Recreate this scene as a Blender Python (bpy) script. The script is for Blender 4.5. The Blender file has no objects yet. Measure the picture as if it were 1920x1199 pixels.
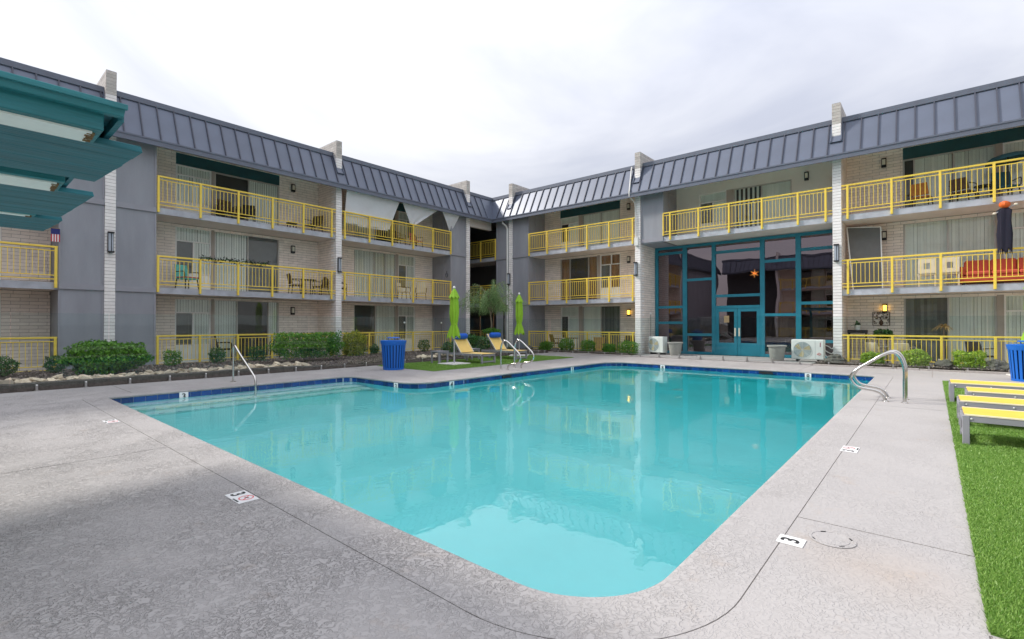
import bpy, bmesh, math, random
import numpy as np
from mathutils import Vector, Matrix
R = math.radians
random.seed(7)
rng = np.random.default_rng(7)
scene = bpy.context.scene
col = scene.collection

# ------------------------------------------------------------------ camera
CAM_Z, YAW, PITCH = 1.459, R(40.704), R(0.513)
cam_data = bpy.data.cameras.new('camera')
cam_data.sensor_width = 36.0
cam_data.lens = 915.4 * 36.0 / 1920.0
cam_data.clip_start = 0.05
cam_data.clip_end = 2000.0
camera = bpy.data.objects.new('camera', cam_data)
camera.location = (0, 0, CAM_Z)
camera.rotation_euler = (R(90) + PITCH, 0.0, YAW - R(90))
col.objects.link(camera)
scene.camera = camera

# ------------------------------------------------------------------ sky and sun
SUN_EL = R(40.0)
SUN_AZ_VEC = Vector((-0.40, 0.917))            # ground direction towards the sun
world = bpy.data.worlds.new('World')
scene.world = world
world.use_nodes = True
wn = world.node_tree.nodes
wl = world.node_tree.links
wn.clear()
w_out = wn.new('ShaderNodeOutputWorld')
w_bg = wn.new('ShaderNodeBackground')
w_sky = wn.new('ShaderNodeTexSky')
w_sky.sky_type = 'NISHITA'
w_sky.sun_disc = False
w_sky.sun_elevation = SUN_EL
w_sky.sun_rotation = math.atan2(SUN_AZ_VEC.x, SUN_AZ_VEC.y)
w_co = wn.new('ShaderNodeTexCoord')
w_map = wn.new('ShaderNodeMapping')
w_map.inputs['Scale'].default_value = (1.0, 1.0, 2.6)
w_no = wn.new('ShaderNodeTexNoise')
w_no.inputs['Scale'].default_value = 1.25
w_no.inputs['Detail'].default_value = 6.0
w_no.inputs['Roughness'].default_value = 0.55
w_no.inputs['Distortion'].default_value = 0.6
w_rm = wn.new('ShaderNodeValToRGB')
w_rm.color_ramp.elements[0].position = 0.34
w_rm.color_ramp.elements[0].color = (2.45, 2.55, 2.95, 1)
w_rm.color_ramp.elements[1].position = 0.63
w_rm.color_ramp.elements[1].color = (3.85, 3.85, 4.0, 1)
w_mix = wn.new('ShaderNodeMix')
w_mix.data_type = 'RGBA'
w_mix.inputs[0].default_value = 0.93           # nearly closed cloud cover
wl.new(w_co.outputs['Generated'], w_map.inputs['Vector'])
wl.new(w_map.outputs['Vector'], w_no.inputs['Vector'])
wl.new(w_no.outputs['Fac'], w_rm.inputs['Fac'])
wl.new(w_sky.outputs['Color'], w_mix.inputs[6])
wl.new(w_rm.outputs['Color'], w_mix.inputs[7])
# an overcast sky is brighter overhead than at the horizon
w_sep = wn.new('ShaderNodeSeparateXYZ')
w_grad = wn.new('ShaderNodeMapRange')
w_grad.inputs['From Min'].default_value = 0.0
w_grad.inputs['From Max'].default_value = 1.0
w_grad.inputs['To Min'].default_value = 0.62
w_grad.inputs['To Max'].default_value = 1.80
w_mul = wn.new('ShaderNodeVectorMath')
w_mul.operation = 'SCALE'
wl.new(w_co.outputs['Generated'], w_sep.inputs[0])
wl.new(w_sep.outputs['Z'], w_grad.inputs['Value'])
wl.new(w_mix.outputs[2], w_mul.inputs[0])
wl.new(w_grad.outputs['Result'], w_mul.inputs['Scale'])
wl.new(w_mul.outputs['Vector'], w_bg.inputs['Color'])
w_bg.inputs['Strength'].default_value = 0.078
wl.new(w_bg.outputs['Background'], w_out.inputs['Surface'])

sun_data = bpy.data.lights.new('sun', 'SUN')
sun_data.energy = 1.15
sun_data.angle = R(8)
sun_data.color = (1.0, 0.95, 0.88)
sun = bpy.data.objects.new('sun', sun_data)
sd = Vector((SUN_AZ_VEC.x * math.cos(SUN_EL), SUN_AZ_VEC.y * math.cos(SUN_EL), math.sin(SUN_EL)))
sun.rotation_euler = sd.to_track_quat('Z', 'Y').to_euler()
sun.location = (-10, 25, 30)
col.objects.link(sun)

scene.view_settings.view_transform = 'Standard'
scene.view_settings.look = 'None'
scene.view_settings.exposure = 1.76
scene.view_settings.gamma = 1.0
scene.view_settings.use_curve_mapping = False
scene.render.engine = 'CYCLES'
cy = scene.cycles
cy.use_denoising = True
cy.max_bounces = 14
cy.diffuse_bounces = 8
cy.glossy_bounces = 5
cy.transmission_bounces = 8
cy.transparent_max_bounces = 24
cy.sample_clamp_indirect = 4.0
cy.caustics_reflective = True
cy.caustics_refractive = True
cy.blur_glossy = 0.3

# ------------------------------------------------------------------ materials
MATS = {}
def new_mat(name):
    m = bpy.data.materials.new(name)
    m.use_nodes = True
    MATS[name] = m
    return m, m.node_tree.nodes, m.node_tree.links, m.node_tree.nodes['Principled BSDF']

def mat(name, rgb, rough=0.6, metal=0.0, var=0.12, vscale=3.0, bump=0.0, bscale=60.0, stretch=(1, 1, 1), spec=0.5, island=0.0):
    """Principled paint: colour varied by noise (and per loose piece), optional fine relief."""
    m, n, l, b = new_mat(name)
    b.inputs['Roughness'].default_value = rough
    b.inputs['Metallic'].default_value = metal
    b.inputs['Specular IOR Level'].default_value = spec
    co = n.new('ShaderNodeTexCoord')
    mp = n.new('ShaderNodeMapping')
    mp.inputs['Scale'].default_value = stretch
    l.new(co.outputs['Object'], mp.inputs['Vector'])
    no = n.new('ShaderNodeTexNoise')
    no.inputs['Scale'].default_value = vscale
    no.inputs['Detail'].default_value = 6
    no.inputs['Roughness'].default_value = 0.65
    l.new(mp.outputs['Vector'], no.inputs['Vector'])
    mr = n.new('ShaderNodeMapRange')
    mr.inputs['From Min'].default_value = 0.28
    mr.inputs['From Max'].default_value = 0.72
    mr.inputs['To Min'].default_value = 1 - var
    mr.inputs['To Max'].default_value = 1 + var
    l.new(no.outputs['Fac'], mr.inputs['Value'])
    fac = mr.outputs['Result']
    if island:
        ge = n.new('ShaderNodeNewGeometry')
        oi = n.new('ShaderNodeObjectInfo')
        ad = n.new('ShaderNodeMath'); ad.operation = 'ADD'
        fr = n.new('ShaderNodeMath'); fr.operation = 'FRACT'
        l.new(ge.outputs['Random Per Island'], ad.inputs[0])
        l.new(oi.outputs['Random'], ad.inputs[1])
        l.new(ad.outputs[0], fr.inputs[0])
        m2 = n.new('ShaderNodeMapRange')
        m2.inputs['To Min'].default_value = 1 - island
        m2.inputs['To Max'].default_value = 1 + island
        l.new(fr.outputs[0], m2.inputs['Value'])
        mu = n.new('ShaderNodeMath'); mu.operation = 'MULTIPLY'
        l.new(fac, mu.inputs[0]); l.new(m2.outputs['Result'], mu.inputs[1])
        fac = mu.outputs[0]
    vm = n.new('ShaderNodeVectorMath'); vm.operation = 'SCALE'
    vm.inputs[0].default_value = rgb
    l.new(fac, vm.inputs['Scale'])
    l.new(vm.outputs['Vector'], b.inputs['Base Color'])
    if bump:
        nb = n.new('ShaderNodeTexNoise')
        nb.inputs['Scale'].default_value = bscale
        nb.inputs['Detail'].default_value = 4
        l.new(mp.outputs['Vector'], nb.inputs['Vector'])
        bp = n.new('ShaderNodeBump')
        bp.inputs['Strength'].default_value = bump
        bp.inputs['Distance'].default_value = 0.02
        l.new(nb.outputs['Fac'], bp.inputs['Height'])
        l.new(bp.outputs['Normal'], b.inputs['Normal'])
    return m

def leaf_mat(name, rgb, rgb2, trans=0.25):
    m, n, l, b = new_mat(name)
    ge = n.new('ShaderNodeNewGeometry')
    mx = n.new('ShaderNodeMix'); mx.data_type = 'RGBA'
    mx.inputs[6].default_value = (*rgb, 1); mx.inputs[7].default_value = (*rgb2, 1)
    l.new(ge.outputs['Random Per Island'], mx.inputs[0])
    l.new(mx.outputs[2], b.inputs['Base Color'])
    b.inputs['Roughness'].default_value = 0.45
    tr = n.new('ShaderNodeBsdfTranslucent')
    l.new(mx.outputs[2], tr.inputs['Color'])
    ms = n.new('ShaderNodeMixShader'); ms.inputs[0].default_value = trans
    l.new(b.outputs[0], ms.inputs[1]); l.new(tr.outputs[0], ms.inputs[2])
    l.new(ms.outputs[0], n['Material Output'].inputs['Surface'])
    return m

def glass_mat(name, tint, ior=1.5, rough=0.0, wob=0.0, gl=(1, 1, 1)):
    m, n, l, b = new_mat(name)
    n.remove(b)
    t = n.new('ShaderNodeBsdfTransparent'); t.inputs[0].default_value = (*tint, 1)
    g = n.new('ShaderNodeBsdfGlossy'); g.inputs['Roughness'].default_value = rough
    ge = n.new('ShaderNodeNewGeometry')
    iv = n.new('ShaderNodeMath'); iv.operation = 'SUBTRACT'; iv.inputs[0].default_value = 1.0
    l.new(ge.outputs['Backfacing'], iv.inputs[1])
    pr = n.new('ShaderNodeMath'); pr.operation = 'MULTIPLY'
    l.new(iv.outputs[0], pr.inputs[1])
    g.inputs['Color'].default_value = (*gl, 1)
    f = n.new('ShaderNodeFresnel'); f.inputs['IOR'].default_value = ior
    ms = n.new('ShaderNodeMixShader')
    l.new(f.outputs[0], pr.inputs[0]); l.new(pr.outputs[0], ms.inputs[0])
    l.new(t.outputs[0], ms.inputs[1]); l.new(g.outputs[0], ms.inputs[2])
    l.new(ms.outputs[0], n['Material Output'].inputs['Surface'])
    if wob:
        co = n.new('ShaderNodeTexCoord')
        no = n.new('ShaderNodeTexNoise'); no.inputs['Scale'].default_value = 0.9; no.inputs['Detail'].default_value = 1
        l.new(co.outputs['Object'], no.inputs['Vector'])
        bp = n.new('ShaderNodeBump'); bp.inputs['Strength'].default_value = wob; bp.inputs['Distance'].default_value = 0.05
        l.new(no.outputs['Fac'], bp.inputs['Height'])
        l.new(bp.outputs['Normal'], g.inputs['Normal'])
    return m

def emit_mat(name, rgb, s):
    m, n, l, b = new_mat(name)
    b.inputs['Base Color'].default_value = (*rgb, 1)
    b.inputs['Emission Color'].default_value = (*rgb, 1)
    b.inputs['Emission Strength'].default_value = s
    return m

def make_materials():
    mat('brick', (0.89, 0.80, 0.73), 0.75, var=0.10, vscale=5, bump=0.35, bscale=70, island=0.07)
    mat('brick_white', (0.90, 0.86, 0.835), 0.7, var=0.10, vscale=5, bump=0.35, bscale=70, island=0.06)
    mat('mortar', (0.31, 0.28, 0.262), 0.9, var=0.12, vscale=8)
    mat('grey_stucco', (0.305, 0.312, 0.345), 0.8, var=0.13, vscale=1.4, bump=0.25, bscale=120, stretch=(1, 1, 0.22))
    mat('grey_trim', (0.31, 0.31, 0.345), 0.7, var=0.05)
    mat('slab_edge', (0.44, 0.455, 0.50), 0.75, var=0.22, vscale=3)
    mat('slab_paint', (0.72, 0.64, 0.585), 0.8, var=0.08, vscale=2)
    mat('wall_smooth', (0.72, 0.69, 0.64), 0.8, var=0.05, vscale=1.5, bump=0.1, bscale=90)
    mat('roof_metal', (0.125, 0.146, 0.198), 0.42, metal=0.15, var=0.08, vscale=0.8, island=0.05)
    mat('roof_seam_shade', (0.055, 0.06, 0.085), 0.5, var=0.08)  # rib shadow put into the colour; ribs are the same metal as the pans
    mat('brick_weathered', (0.52, 0.485, 0.445), 0.85, var=0.2, vscale=6, bump=0.35, bscale=70, island=0.10)
    mat('roof_trim', (0.14, 0.157, 0.20), 0.5, metal=0.2, var=0.08)
    mat('teal_dark', (0.012, 0.075, 0.09), 0.6, var=0.15)
    mat('teal_frame', (0.015, 0.20, 0.28), 0.45, var=0.12, vscale=3)
    mat('yellow_paint', (0.90, 0.655, 0.09), 0.42, var=0.08, vscale=4)
    mat('white_frame', (0.86, 0.85, 0.83), 0.5, var=0.05)
    mat('alu_frame', (0.50, 0.48, 0.46), 0.45, metal=0.3, var=0.06)
    mat('tan_post', (0.42, 0.37, 0.33), 0.7, var=0.08)
    mat('blind', (0.85, 0.865, 0.82), 0.8, var=0.05, vscale=2, island=0.07)
    mat('blind_dark', (0.17, 0.175, 0.17), 0.85, var=0.08, island=0.35)
    mat('curtain_brown', (0.36, 0.20, 0.115), 0.85, var=0.12, vscale=2, island=0.06)
    mat('screen', (0.065, 0.06, 0.058), 0.7, var=0.1)
    mat('screen_grey', (0.17, 0.17, 0.17), 0.8, var=0.1)
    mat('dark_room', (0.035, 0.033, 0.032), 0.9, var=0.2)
    mat('corridor', (0.12, 0.12, 0.125), 0.85, var=0.1)
    mat('lamp_black', (0.012, 0.012, 0.014), 0.45, var=0.1)
    mat('lamp_pale', (0.75, 0.73, 0.62), 0.4, var=0.05)
    emit_mat('lamp_lit', (1.0, 0.55, 0.06), 1.5)
    emit_mat('star_lit', (1.0, 0.55, 0.12), 2.2)
    mat('sconce_glass', (0.40, 0.44, 0.50), 0.25, var=0.1)
    mat('steel', (0.62, 0.60, 0.57), 0.17, metal=1.0, var=0.05, vscale=20)
    mat('spigot_steel', (0.42, 0.41, 0.40), 0.3, metal=0.8, var=0.05)
    mat('bolt', (0.9, 0.9, 0.9), 0.3, metal=0.5, var=0.02)
    mat('lounger_grey', (0.29, 0.29, 0.325), 0.5, var=0.06)
    mat('sling_yellow', (0.84, 0.60, 0.19), 0.8, var=0.06, vscale=6, bump=0.2, bscale=400)
    mat('sling_bright', (0.80, 0.49, 0.06), 0.75, var=0.06, vscale=6, bump=0.2, bscale=400)
    mat('sling_hem', (0.88, 0.80, 0.58), 0.75, var=0.04)
    mat('bolster_blue', (0.006, 0.10, 0.52), 0.8, var=0.15, vscale=8, bump=0.2, bscale=200)
    mat('umbrella_green', (0.27, 0.50, 0.025), 0.75, var=0.08, vscale=4, bump=0.15, bscale=150)
    mat('pole_grey', (0.5, 0.5, 0.52), 0.4, metal=0.3, var=0.05)
    mat('plate_pale', (0.62, 0.61, 0.58), 0.7, var=0.1, vscale=6)
    mat('bin_blue', (0.006, 0.13, 0.54), 0.4, var=0.08)
    mat('bin_liner', (0.002, 0.022, 0.10), 0.6, var=0.1)
    mat('white_plastic', (0.78, 0.78, 0.75), 0.45, var=0.04)
    mat('ac_grille', (0.30, 0.36, 0.38), 0.5, var=0.2, vscale=12)
    mat('ac_fan', (0.48, 0.38, 0.16), 0.6, var=0.35, vscale=9)
    mat('red_mark', (0.65, 0.03, 0.03), 0.5, var=0.05)
    mat('maroon_print', (0.35, 0.10, 0.14), 0.6, var=0.1)
    mat('black_print', (0.01, 0.01, 0.01), 0.6, var=0.0)
    mat('red_print', (0.72, 0.05, 0.06), 0.6, var=0.0)
    mat('white_tile', (0.82, 0.82, 0.82), 0.35, var=0.03)
    mat('planter_stone', (0.40, 0.37, 0.345), 0.85, var=0.12, vscale=14, bump=0.3, bscale=90)
    mat('soil', (0.06, 0.042, 0.032), 0.95, var=0.3, vscale=20, bump=0.6, bscale=40)
    mat('gravel', (0.25, 0.195, 0.17), 0.9, var=0.25, vscale=15, island=0.45)
    mat('edging', (0.105, 0.088, 0.078), 0.92, var=0.35, vscale=10, bump=0.9, bscale=26)
    mat('rock_tan', (0.62, 0.49, 0.37), 0.85, var=0.25, vscale=7, bump=0.4, bscale=30, island=0.5)
    mat('rock_dark', (0.16, 0.14, 0.12), 0.9, var=0.4, vscale=9, bump=0.6, bscale=25, island=0.15)
    mat('turf_base', (0.10, 0.20, 0.03), 0.9, var=0.35, vscale=30)
    leaf_mat('turf_blade', (0.12, 0.28, 0.035), (0.35, 0.53, 0.13), 0.30)
    leaf_mat('leaf_mid', (0.047, 0.160, 0.019), (0.182, 0.413, 0.036))
    leaf_mat('leaf_dark', (0.022, 0.089, 0.024), (0.078, 0.226, 0.041))
    leaf_mat('leaf_lime', (0.149, 0.270, 0.027), (0.540, 0.690, 0.075))
    leaf_mat('leaf_yellow', (0.101, 0.189, 0.027), (0.510, 0.510, 0.053))
    leaf_mat('leaf_feather', (0.131, 0.246, 0.096), (0.390, 0.566, 0.234), 0.35)
    leaf_mat('garland_leaf', (0.008, 0.014, 0.008), (0.02, 0.035, 0.015))
    leaf_mat('leaf_straw', (0.42, 0.26, 0.08), (0.75, 0.52, 0.20))
    mat('bark', (0.26, 0.20, 0.15), 0.9, var=0.3, vscale=20, bump=0.5, bscale=50, stretch=(1, 1, 0.3))
    mat('stake_wood', (0.22, 0.10, 0.045), 0.85, var=0.3, vscale=12, stretch=(1, 1, 0.2))
    mat('pool_plaster', (0.66, 0.97, 0.965), 0.7, var=0.05, vscale=0.7)
    mat('step_plaster', (0.82, 0.96, 0.94), 0.7, var=0.05, vscale=0.7)
    mat('tile_blue', (0.008, 0.05, 0.20), 0.16, var=0.12, vscale=20, island=0.35)
    mat('grout', (0.30, 0.38, 0.46), 0.8, var=0.1)
    mat('skimmer_dark', (0.01, 0.012, 0.015), 0.7, var=0.1)
    mat('teal_wood', (0.012, 0.150, 0.185), 0.55, var=0.30, vscale=3.5, bump=0.45, bscale=14, stretch=(0.25, 3, 3))
    mat('teal_wood_light', (0.022, 0.20, 0.225), 0.55, var=0.30, vscale=3.5, bump=0.35, bscale=14, stretch=(0.25, 3, 3))
    mat('pale_mint', (0.84, 0.90, 0.85), 0.6, var=0.07, vscale=4)
    mat('rot_wood', (0.20, 0.13, 0.06), 0.9, var=0.4, vscale=30, bump=0.6, bscale=60)
    mat('chair_brown', (0.085, 0.05, 0.035), 0.7, var=0.2, vscale=10)
    mat('chair_black', (0.018, 0.017, 0.017), 0.5, var=0.2)
    mat('wood_orange', (0.40, 0.15, 0.035), 0.5, var=0.2, vscale=8)
    mat('sofa_red', (0.50, 0.085, 0.050), 0.85, var=0.12, vscale=6, bump=0.2, bscale=120)
    mat('cloth_teal', (0.018, 0.10, 0.14), 0.8, var=0.15)
    mat('cloth_aqua', (0.12, 0.50, 0.45), 0.8, var=0.2, vscale=12)
    mat('cloth_pink', (0.55, 0.10, 0.16), 0.8, var=0.3, vscale=12)
    mat('cloth_cream', (0.68, 0.62, 0.50), 0.8, var=0.1, vscale=8)
    mat('cloth_navy', (0.014, 0.013, 0.028), 0.9, var=0.2)
    mat('cloth_white', (0.72, 0.73, 0.76), 0.85, var=0.06, vscale=2.0)
    mat('pumpkin', (0.75, 0.13, 0.012), 0.6, var=0.12, vscale=6)
    mat('flag_red', (0.50, 0.03, 0.05), 0.8, var=0.05)
    mat('flag_white', (0.80, 0.79, 0.78), 0.8, var=0.03)
    mat('flag_blue', (0.025, 0.03, 0.16), 0.8, var=0.05)
    mat('copper_art', (0.10, 0.055, 0.03), 0.5, metal=0.5, var=0.3, vscale=20)
    mat('pvc', (0.66, 0.65, 0.62), 0.5, var=0.05)
    mat('wood_bin', (0.45, 0.30, 0.16), 0.7, var=0.15, vscale=8)
    glass_mat('window_glass', (0.95, 0.97, 0.965), 1.6, wob=0.05)
    glass_mat('fence_glass', (0.915, 0.955, 0.950), 1.40)
    glass_mat('lobby_glass', (0.30, 0.25, 0.26), 3.0, wob=0.06, gl=(0.85, 0.70, 0.74))
    glass_mat('lantern_glass', (0.6, 0.6, 0.58), 1.5)

    # pool deck: hand-troweled knock-down coating
    m, n, l, b = new_mat('deck')
    co = n.new('ShaderNodeTexCoord')
    n1 = n.new('ShaderNodeTexNoise'); n1.inputs['Scale'].default_value = 24; n1.inputs['Detail'].default_value = 3; n1.inputs['Roughness'].default_value = 0.55; n1.inputs['Distortion'].default_value = 1.6
    n2 = n.new('ShaderNodeTexNoise'); n2.inputs['Scale'].default_value = 0.55; n2.inputs['Detail'].default_value = 6
    n3 = n.new('ShaderNodeTexNoise'); n3.inputs['Scale'].default_value = 240; n3.inputs['Detail'].default_value = 2
    n4 = n.new('ShaderNodeTexNoise'); n4.inputs['Scale'].default_value = 2.3; n4.inputs['Detail'].default_value = 8; n4.inputs['Roughness'].default_value = 0.7
    for x in (n1, n2, n3, n4): l.new(co.outputs['Object'], x.inputs['Vector'])
    r1 = n.new('ShaderNodeValToRGB')
    r1.color_ramp.elements[0].position = 0.44; r1.color_ramp.elements[0].color = (0, 0, 0, 1)
    r1.color_ramp.elements[1].position = 0.535; r1.color_ramp.elements[1].color = (1, 1, 1, 1)
    l.new(n1.outputs['Fac'], r1.inputs['Fac'])
    sep = n.new('ShaderNodeSeparateXYZ'); l.new(co.outputs['Object'], sep.inputs[0])
    fine = n.new('ShaderNodeMapRange'); fine.inputs['From Min'].default_value = 0.7; fine.inputs['From Max'].default_value = 2.2
    fine.inputs['To Min'].default_value = 0.30
    l.new(sep.outputs['Y'], fine.inputs['Value'])
    rmix = n.new('ShaderNodeMix'); rmix.inputs[2].default_value = 0.75
    l.new(fine.outputs['Result'], rmix.inputs[0]); l.new(r1.outputs['Color'], rmix.inputs[3])
    vd = n.new('ShaderNodeVectorMath'); vd.operation = 'DISTANCE'; vd.inputs[1].default_value = (3.62, 0.25, 0.0)
    l.new(co.outputs['Object'], vd.inputs[0])
    vr = n.new('ShaderNodeMapRange'); vr.inputs['From Min'].default_value = 0.55; vr.inputs['From Max'].default_value = 0.08; vr.inputs['To Max'].default_value = 1.6
    l.new(vd.outputs['Value'], vr.inputs['Value'])
    base = n.new('ShaderNodeValToRGB')
    base.color_ramp.elements[0].position = 0.32; base.color_ramp.elements[0].color = (0.375, 0.358, 0.352, 1)
    base.color_ramp.elements[1].position = 0.70; base.color_ramp.elements[1].color = (0.42, 0.400, 0.388, 1)
    l.new(n2.outputs['Fac'], base.inputs['Fac'])
    st = n.new('ShaderNodeValToRGB')
    st.color_ramp.elements[0].position = 0.585; st.color_ramp.elements[0].color = (0, 0, 0, 1)
    st.color_ramp.elements[1].position = 0.72; st.color_ramp.elements[1].color = (1, 1, 1, 1)
    l.new(n4.outputs['Fac'], st.inputs['Fac'])
    ms = n.new('ShaderNodeMix'); ms.data_type = 'RGBA'
    ms.inputs[7].default_value = (0.40, 0.325, 0.265, 1)
    sc_ = n.new('ShaderNodeMath'); sc_.operation = 'MULTIPLY'; sc_.inputs[1].default_value = 0.4
    sv = n.new('ShaderNodeMath'); sv.operation = 'MULTIPLY_ADD'
    l.new(vr.outputs['Result'], sv.inputs[0]); l.new(n4.outputs['Fac'], sv.inputs[1]); l.new(st.outputs['Color'], sv.inputs[2])
    l.new(sv.outputs[0], sc_.inputs[0]); sc_.use_clamp = True; l.new(sc_.outputs[0], ms.inputs[0])
    l.new(base.outputs['Color'], ms.inputs[6])
    mm = n.new('ShaderNodeMix'); mm.data_type = 'RGBA'; mm.blend_type = 'MULTIPLY'; mm.inputs[0].default_value = 1.0
    lo = n.new('ShaderNodeMapRange'); lo.inputs['To Min'].default_value = 0.95; lo.inputs['To Max'].default_value = 1.05
    l.new(rmix.outputs[0], lo.inputs['Value'])
    l.new(ms.outputs[2], mm.inputs[6]); l.new(lo.outputs['Result'], mm.inputs[7])
    l.new(mm.outputs[2], b.inputs['Base Color'])
    b.inputs['Roughness'].default_value = 0.85
    b.inputs['Specular IOR Level'].default_value = 0.25
    ad = n.new('ShaderNodeMath'); ad.operation = 'MULTIPLY_ADD'; ad.inputs[1].default_value = 0.16
    l.new(n3.outputs['Fac'], ad.inputs[0]); l.new(rmix.outputs[0], ad.inputs[2])
    bp = n.new('ShaderNodeBump'); bp.inputs['Distance'].default_value = 0.009
    n5 = n.new('ShaderNodeTexNoise'); n5.inputs['Scale'].default_value = 1.7; n5.inputs['Detail'].default_value = 3
    l.new(co.outputs['Object'], n5.inputs['Vector'])
    ms5 = n.new('ShaderNodeMapRange'); ms5.inputs['From Min'].default_value = 0.36; ms5.inputs['From Max'].default_value = 0.60; ms5.inputs['To Min'].default_value = 0.55
    l.new(n5.outputs['Fac'], ms5.inputs['Value']); l.new(ms5.outputs['Result'], bp.inputs['Strength'])
    l.new(ad.outputs[0], bp.inputs['Height']); l.new(bp.outputs['Normal'], b.inputs['Normal'])

    # water: refracting body tinted by depth, rippled mirror on top
    m, n, l, b = new_mat('water')
    n.remove(b)
    co = n.new('ShaderNodeTexCoord')
    na = n.new('ShaderNodeTexNoise'); na.inputs['Scale'].default_value = 2.2; na.inputs['Detail'].default_value = 3
    nb = n.new('ShaderNodeTexNoise'); nb.inputs['Scale'].default_value = 9.0; nb.inputs['Detail'].default_value = 2
    l.new(co.outputs['Object'], na.inputs['Vector']); l.new(co.outputs['Object'], nb.inputs['Vector'])
    ad = n.new('ShaderNodeMath'); ad.operation = 'MULTIPLY_ADD'; ad.inputs[1].default_value = 0.25
    l.new(nb.outputs['Fac'], ad.inputs[0]); l.new(na.outputs['Fac'], ad.inputs[2])
    bp = n.new('ShaderNodeBump'); bp.inputs['Strength'].default_value = 0.06; bp.inputs['Distance'].default_value = 0.05
    l.new(ad.outputs[0], bp.inputs['Height'])
    rf = n.new('ShaderNodeBsdfRefraction'); rf.inputs['IOR'].default_value = 1.33; rf.inputs['Color'].default_value = (1, 1, 1, 1)
    gl = n.new('ShaderNodeBsdfGlossy'); gl.inputs['Roughness'].default_value = 0.004
    fr = n.new('ShaderNodeFresnel'); fr.inputs['IOR'].default_value = 1.85
    l.new(bp.outputs['Normal'], rf.inputs['Normal']); l.new(bp.outputs['Normal'], gl.inputs['Normal']); l.new(bp.outputs['Normal'], fr.inputs['Normal'])
    mx = n.new('ShaderNodeMixShader')
    fb = n.new('ShaderNodeFresnel'); fb.inputs['IOR'].default_value = 1.33
    l.new(bp.outputs['Normal'], fb.inputs['Normal'])
    ge = n.new('ShaderNodeNewGeometry'); fm = n.new('ShaderNodeMix')
    l.new(ge.outputs['Backfacing'], fm.inputs[0]); l.new(fr.outputs[0], fm.inputs[2]); l.new(fb.outputs[0], fm.inputs[3])
    l.new(fm.outputs[0], mx.inputs[0]); l.new(rf.outputs[0], mx.inputs[1]); l.new(gl.outputs[0], mx.inputs[2])
    l.new(mx.outputs[0], n['Material Output'].inputs['Surface'])
    def absorb(n, l):
        va = n.new('ShaderNodeVolumeAbsorption'); va.inputs['Color'].default_value = (0.0, 0.975, 0.975, 1); va.inputs['Density'].default_value = 0.26
        l.new(va.outputs[0], n['Material Output'].inputs['Volume'])
    absorb(n, l)
    # the body's sides and bottom, where water meets plaster
    m, n, l, b = new_mat('water_side')
    n.remove(b)
    tr = n.new('ShaderNodeBsdfTransparent')
    l.new(tr.outputs[0], n['Material Output'].inputs['Surface'])
    absorb(n, l)
make_materials()
mat('joint_fill', (0.35, 0.31, 0.28), 0.9, var=0.25, vscale=12)

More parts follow.
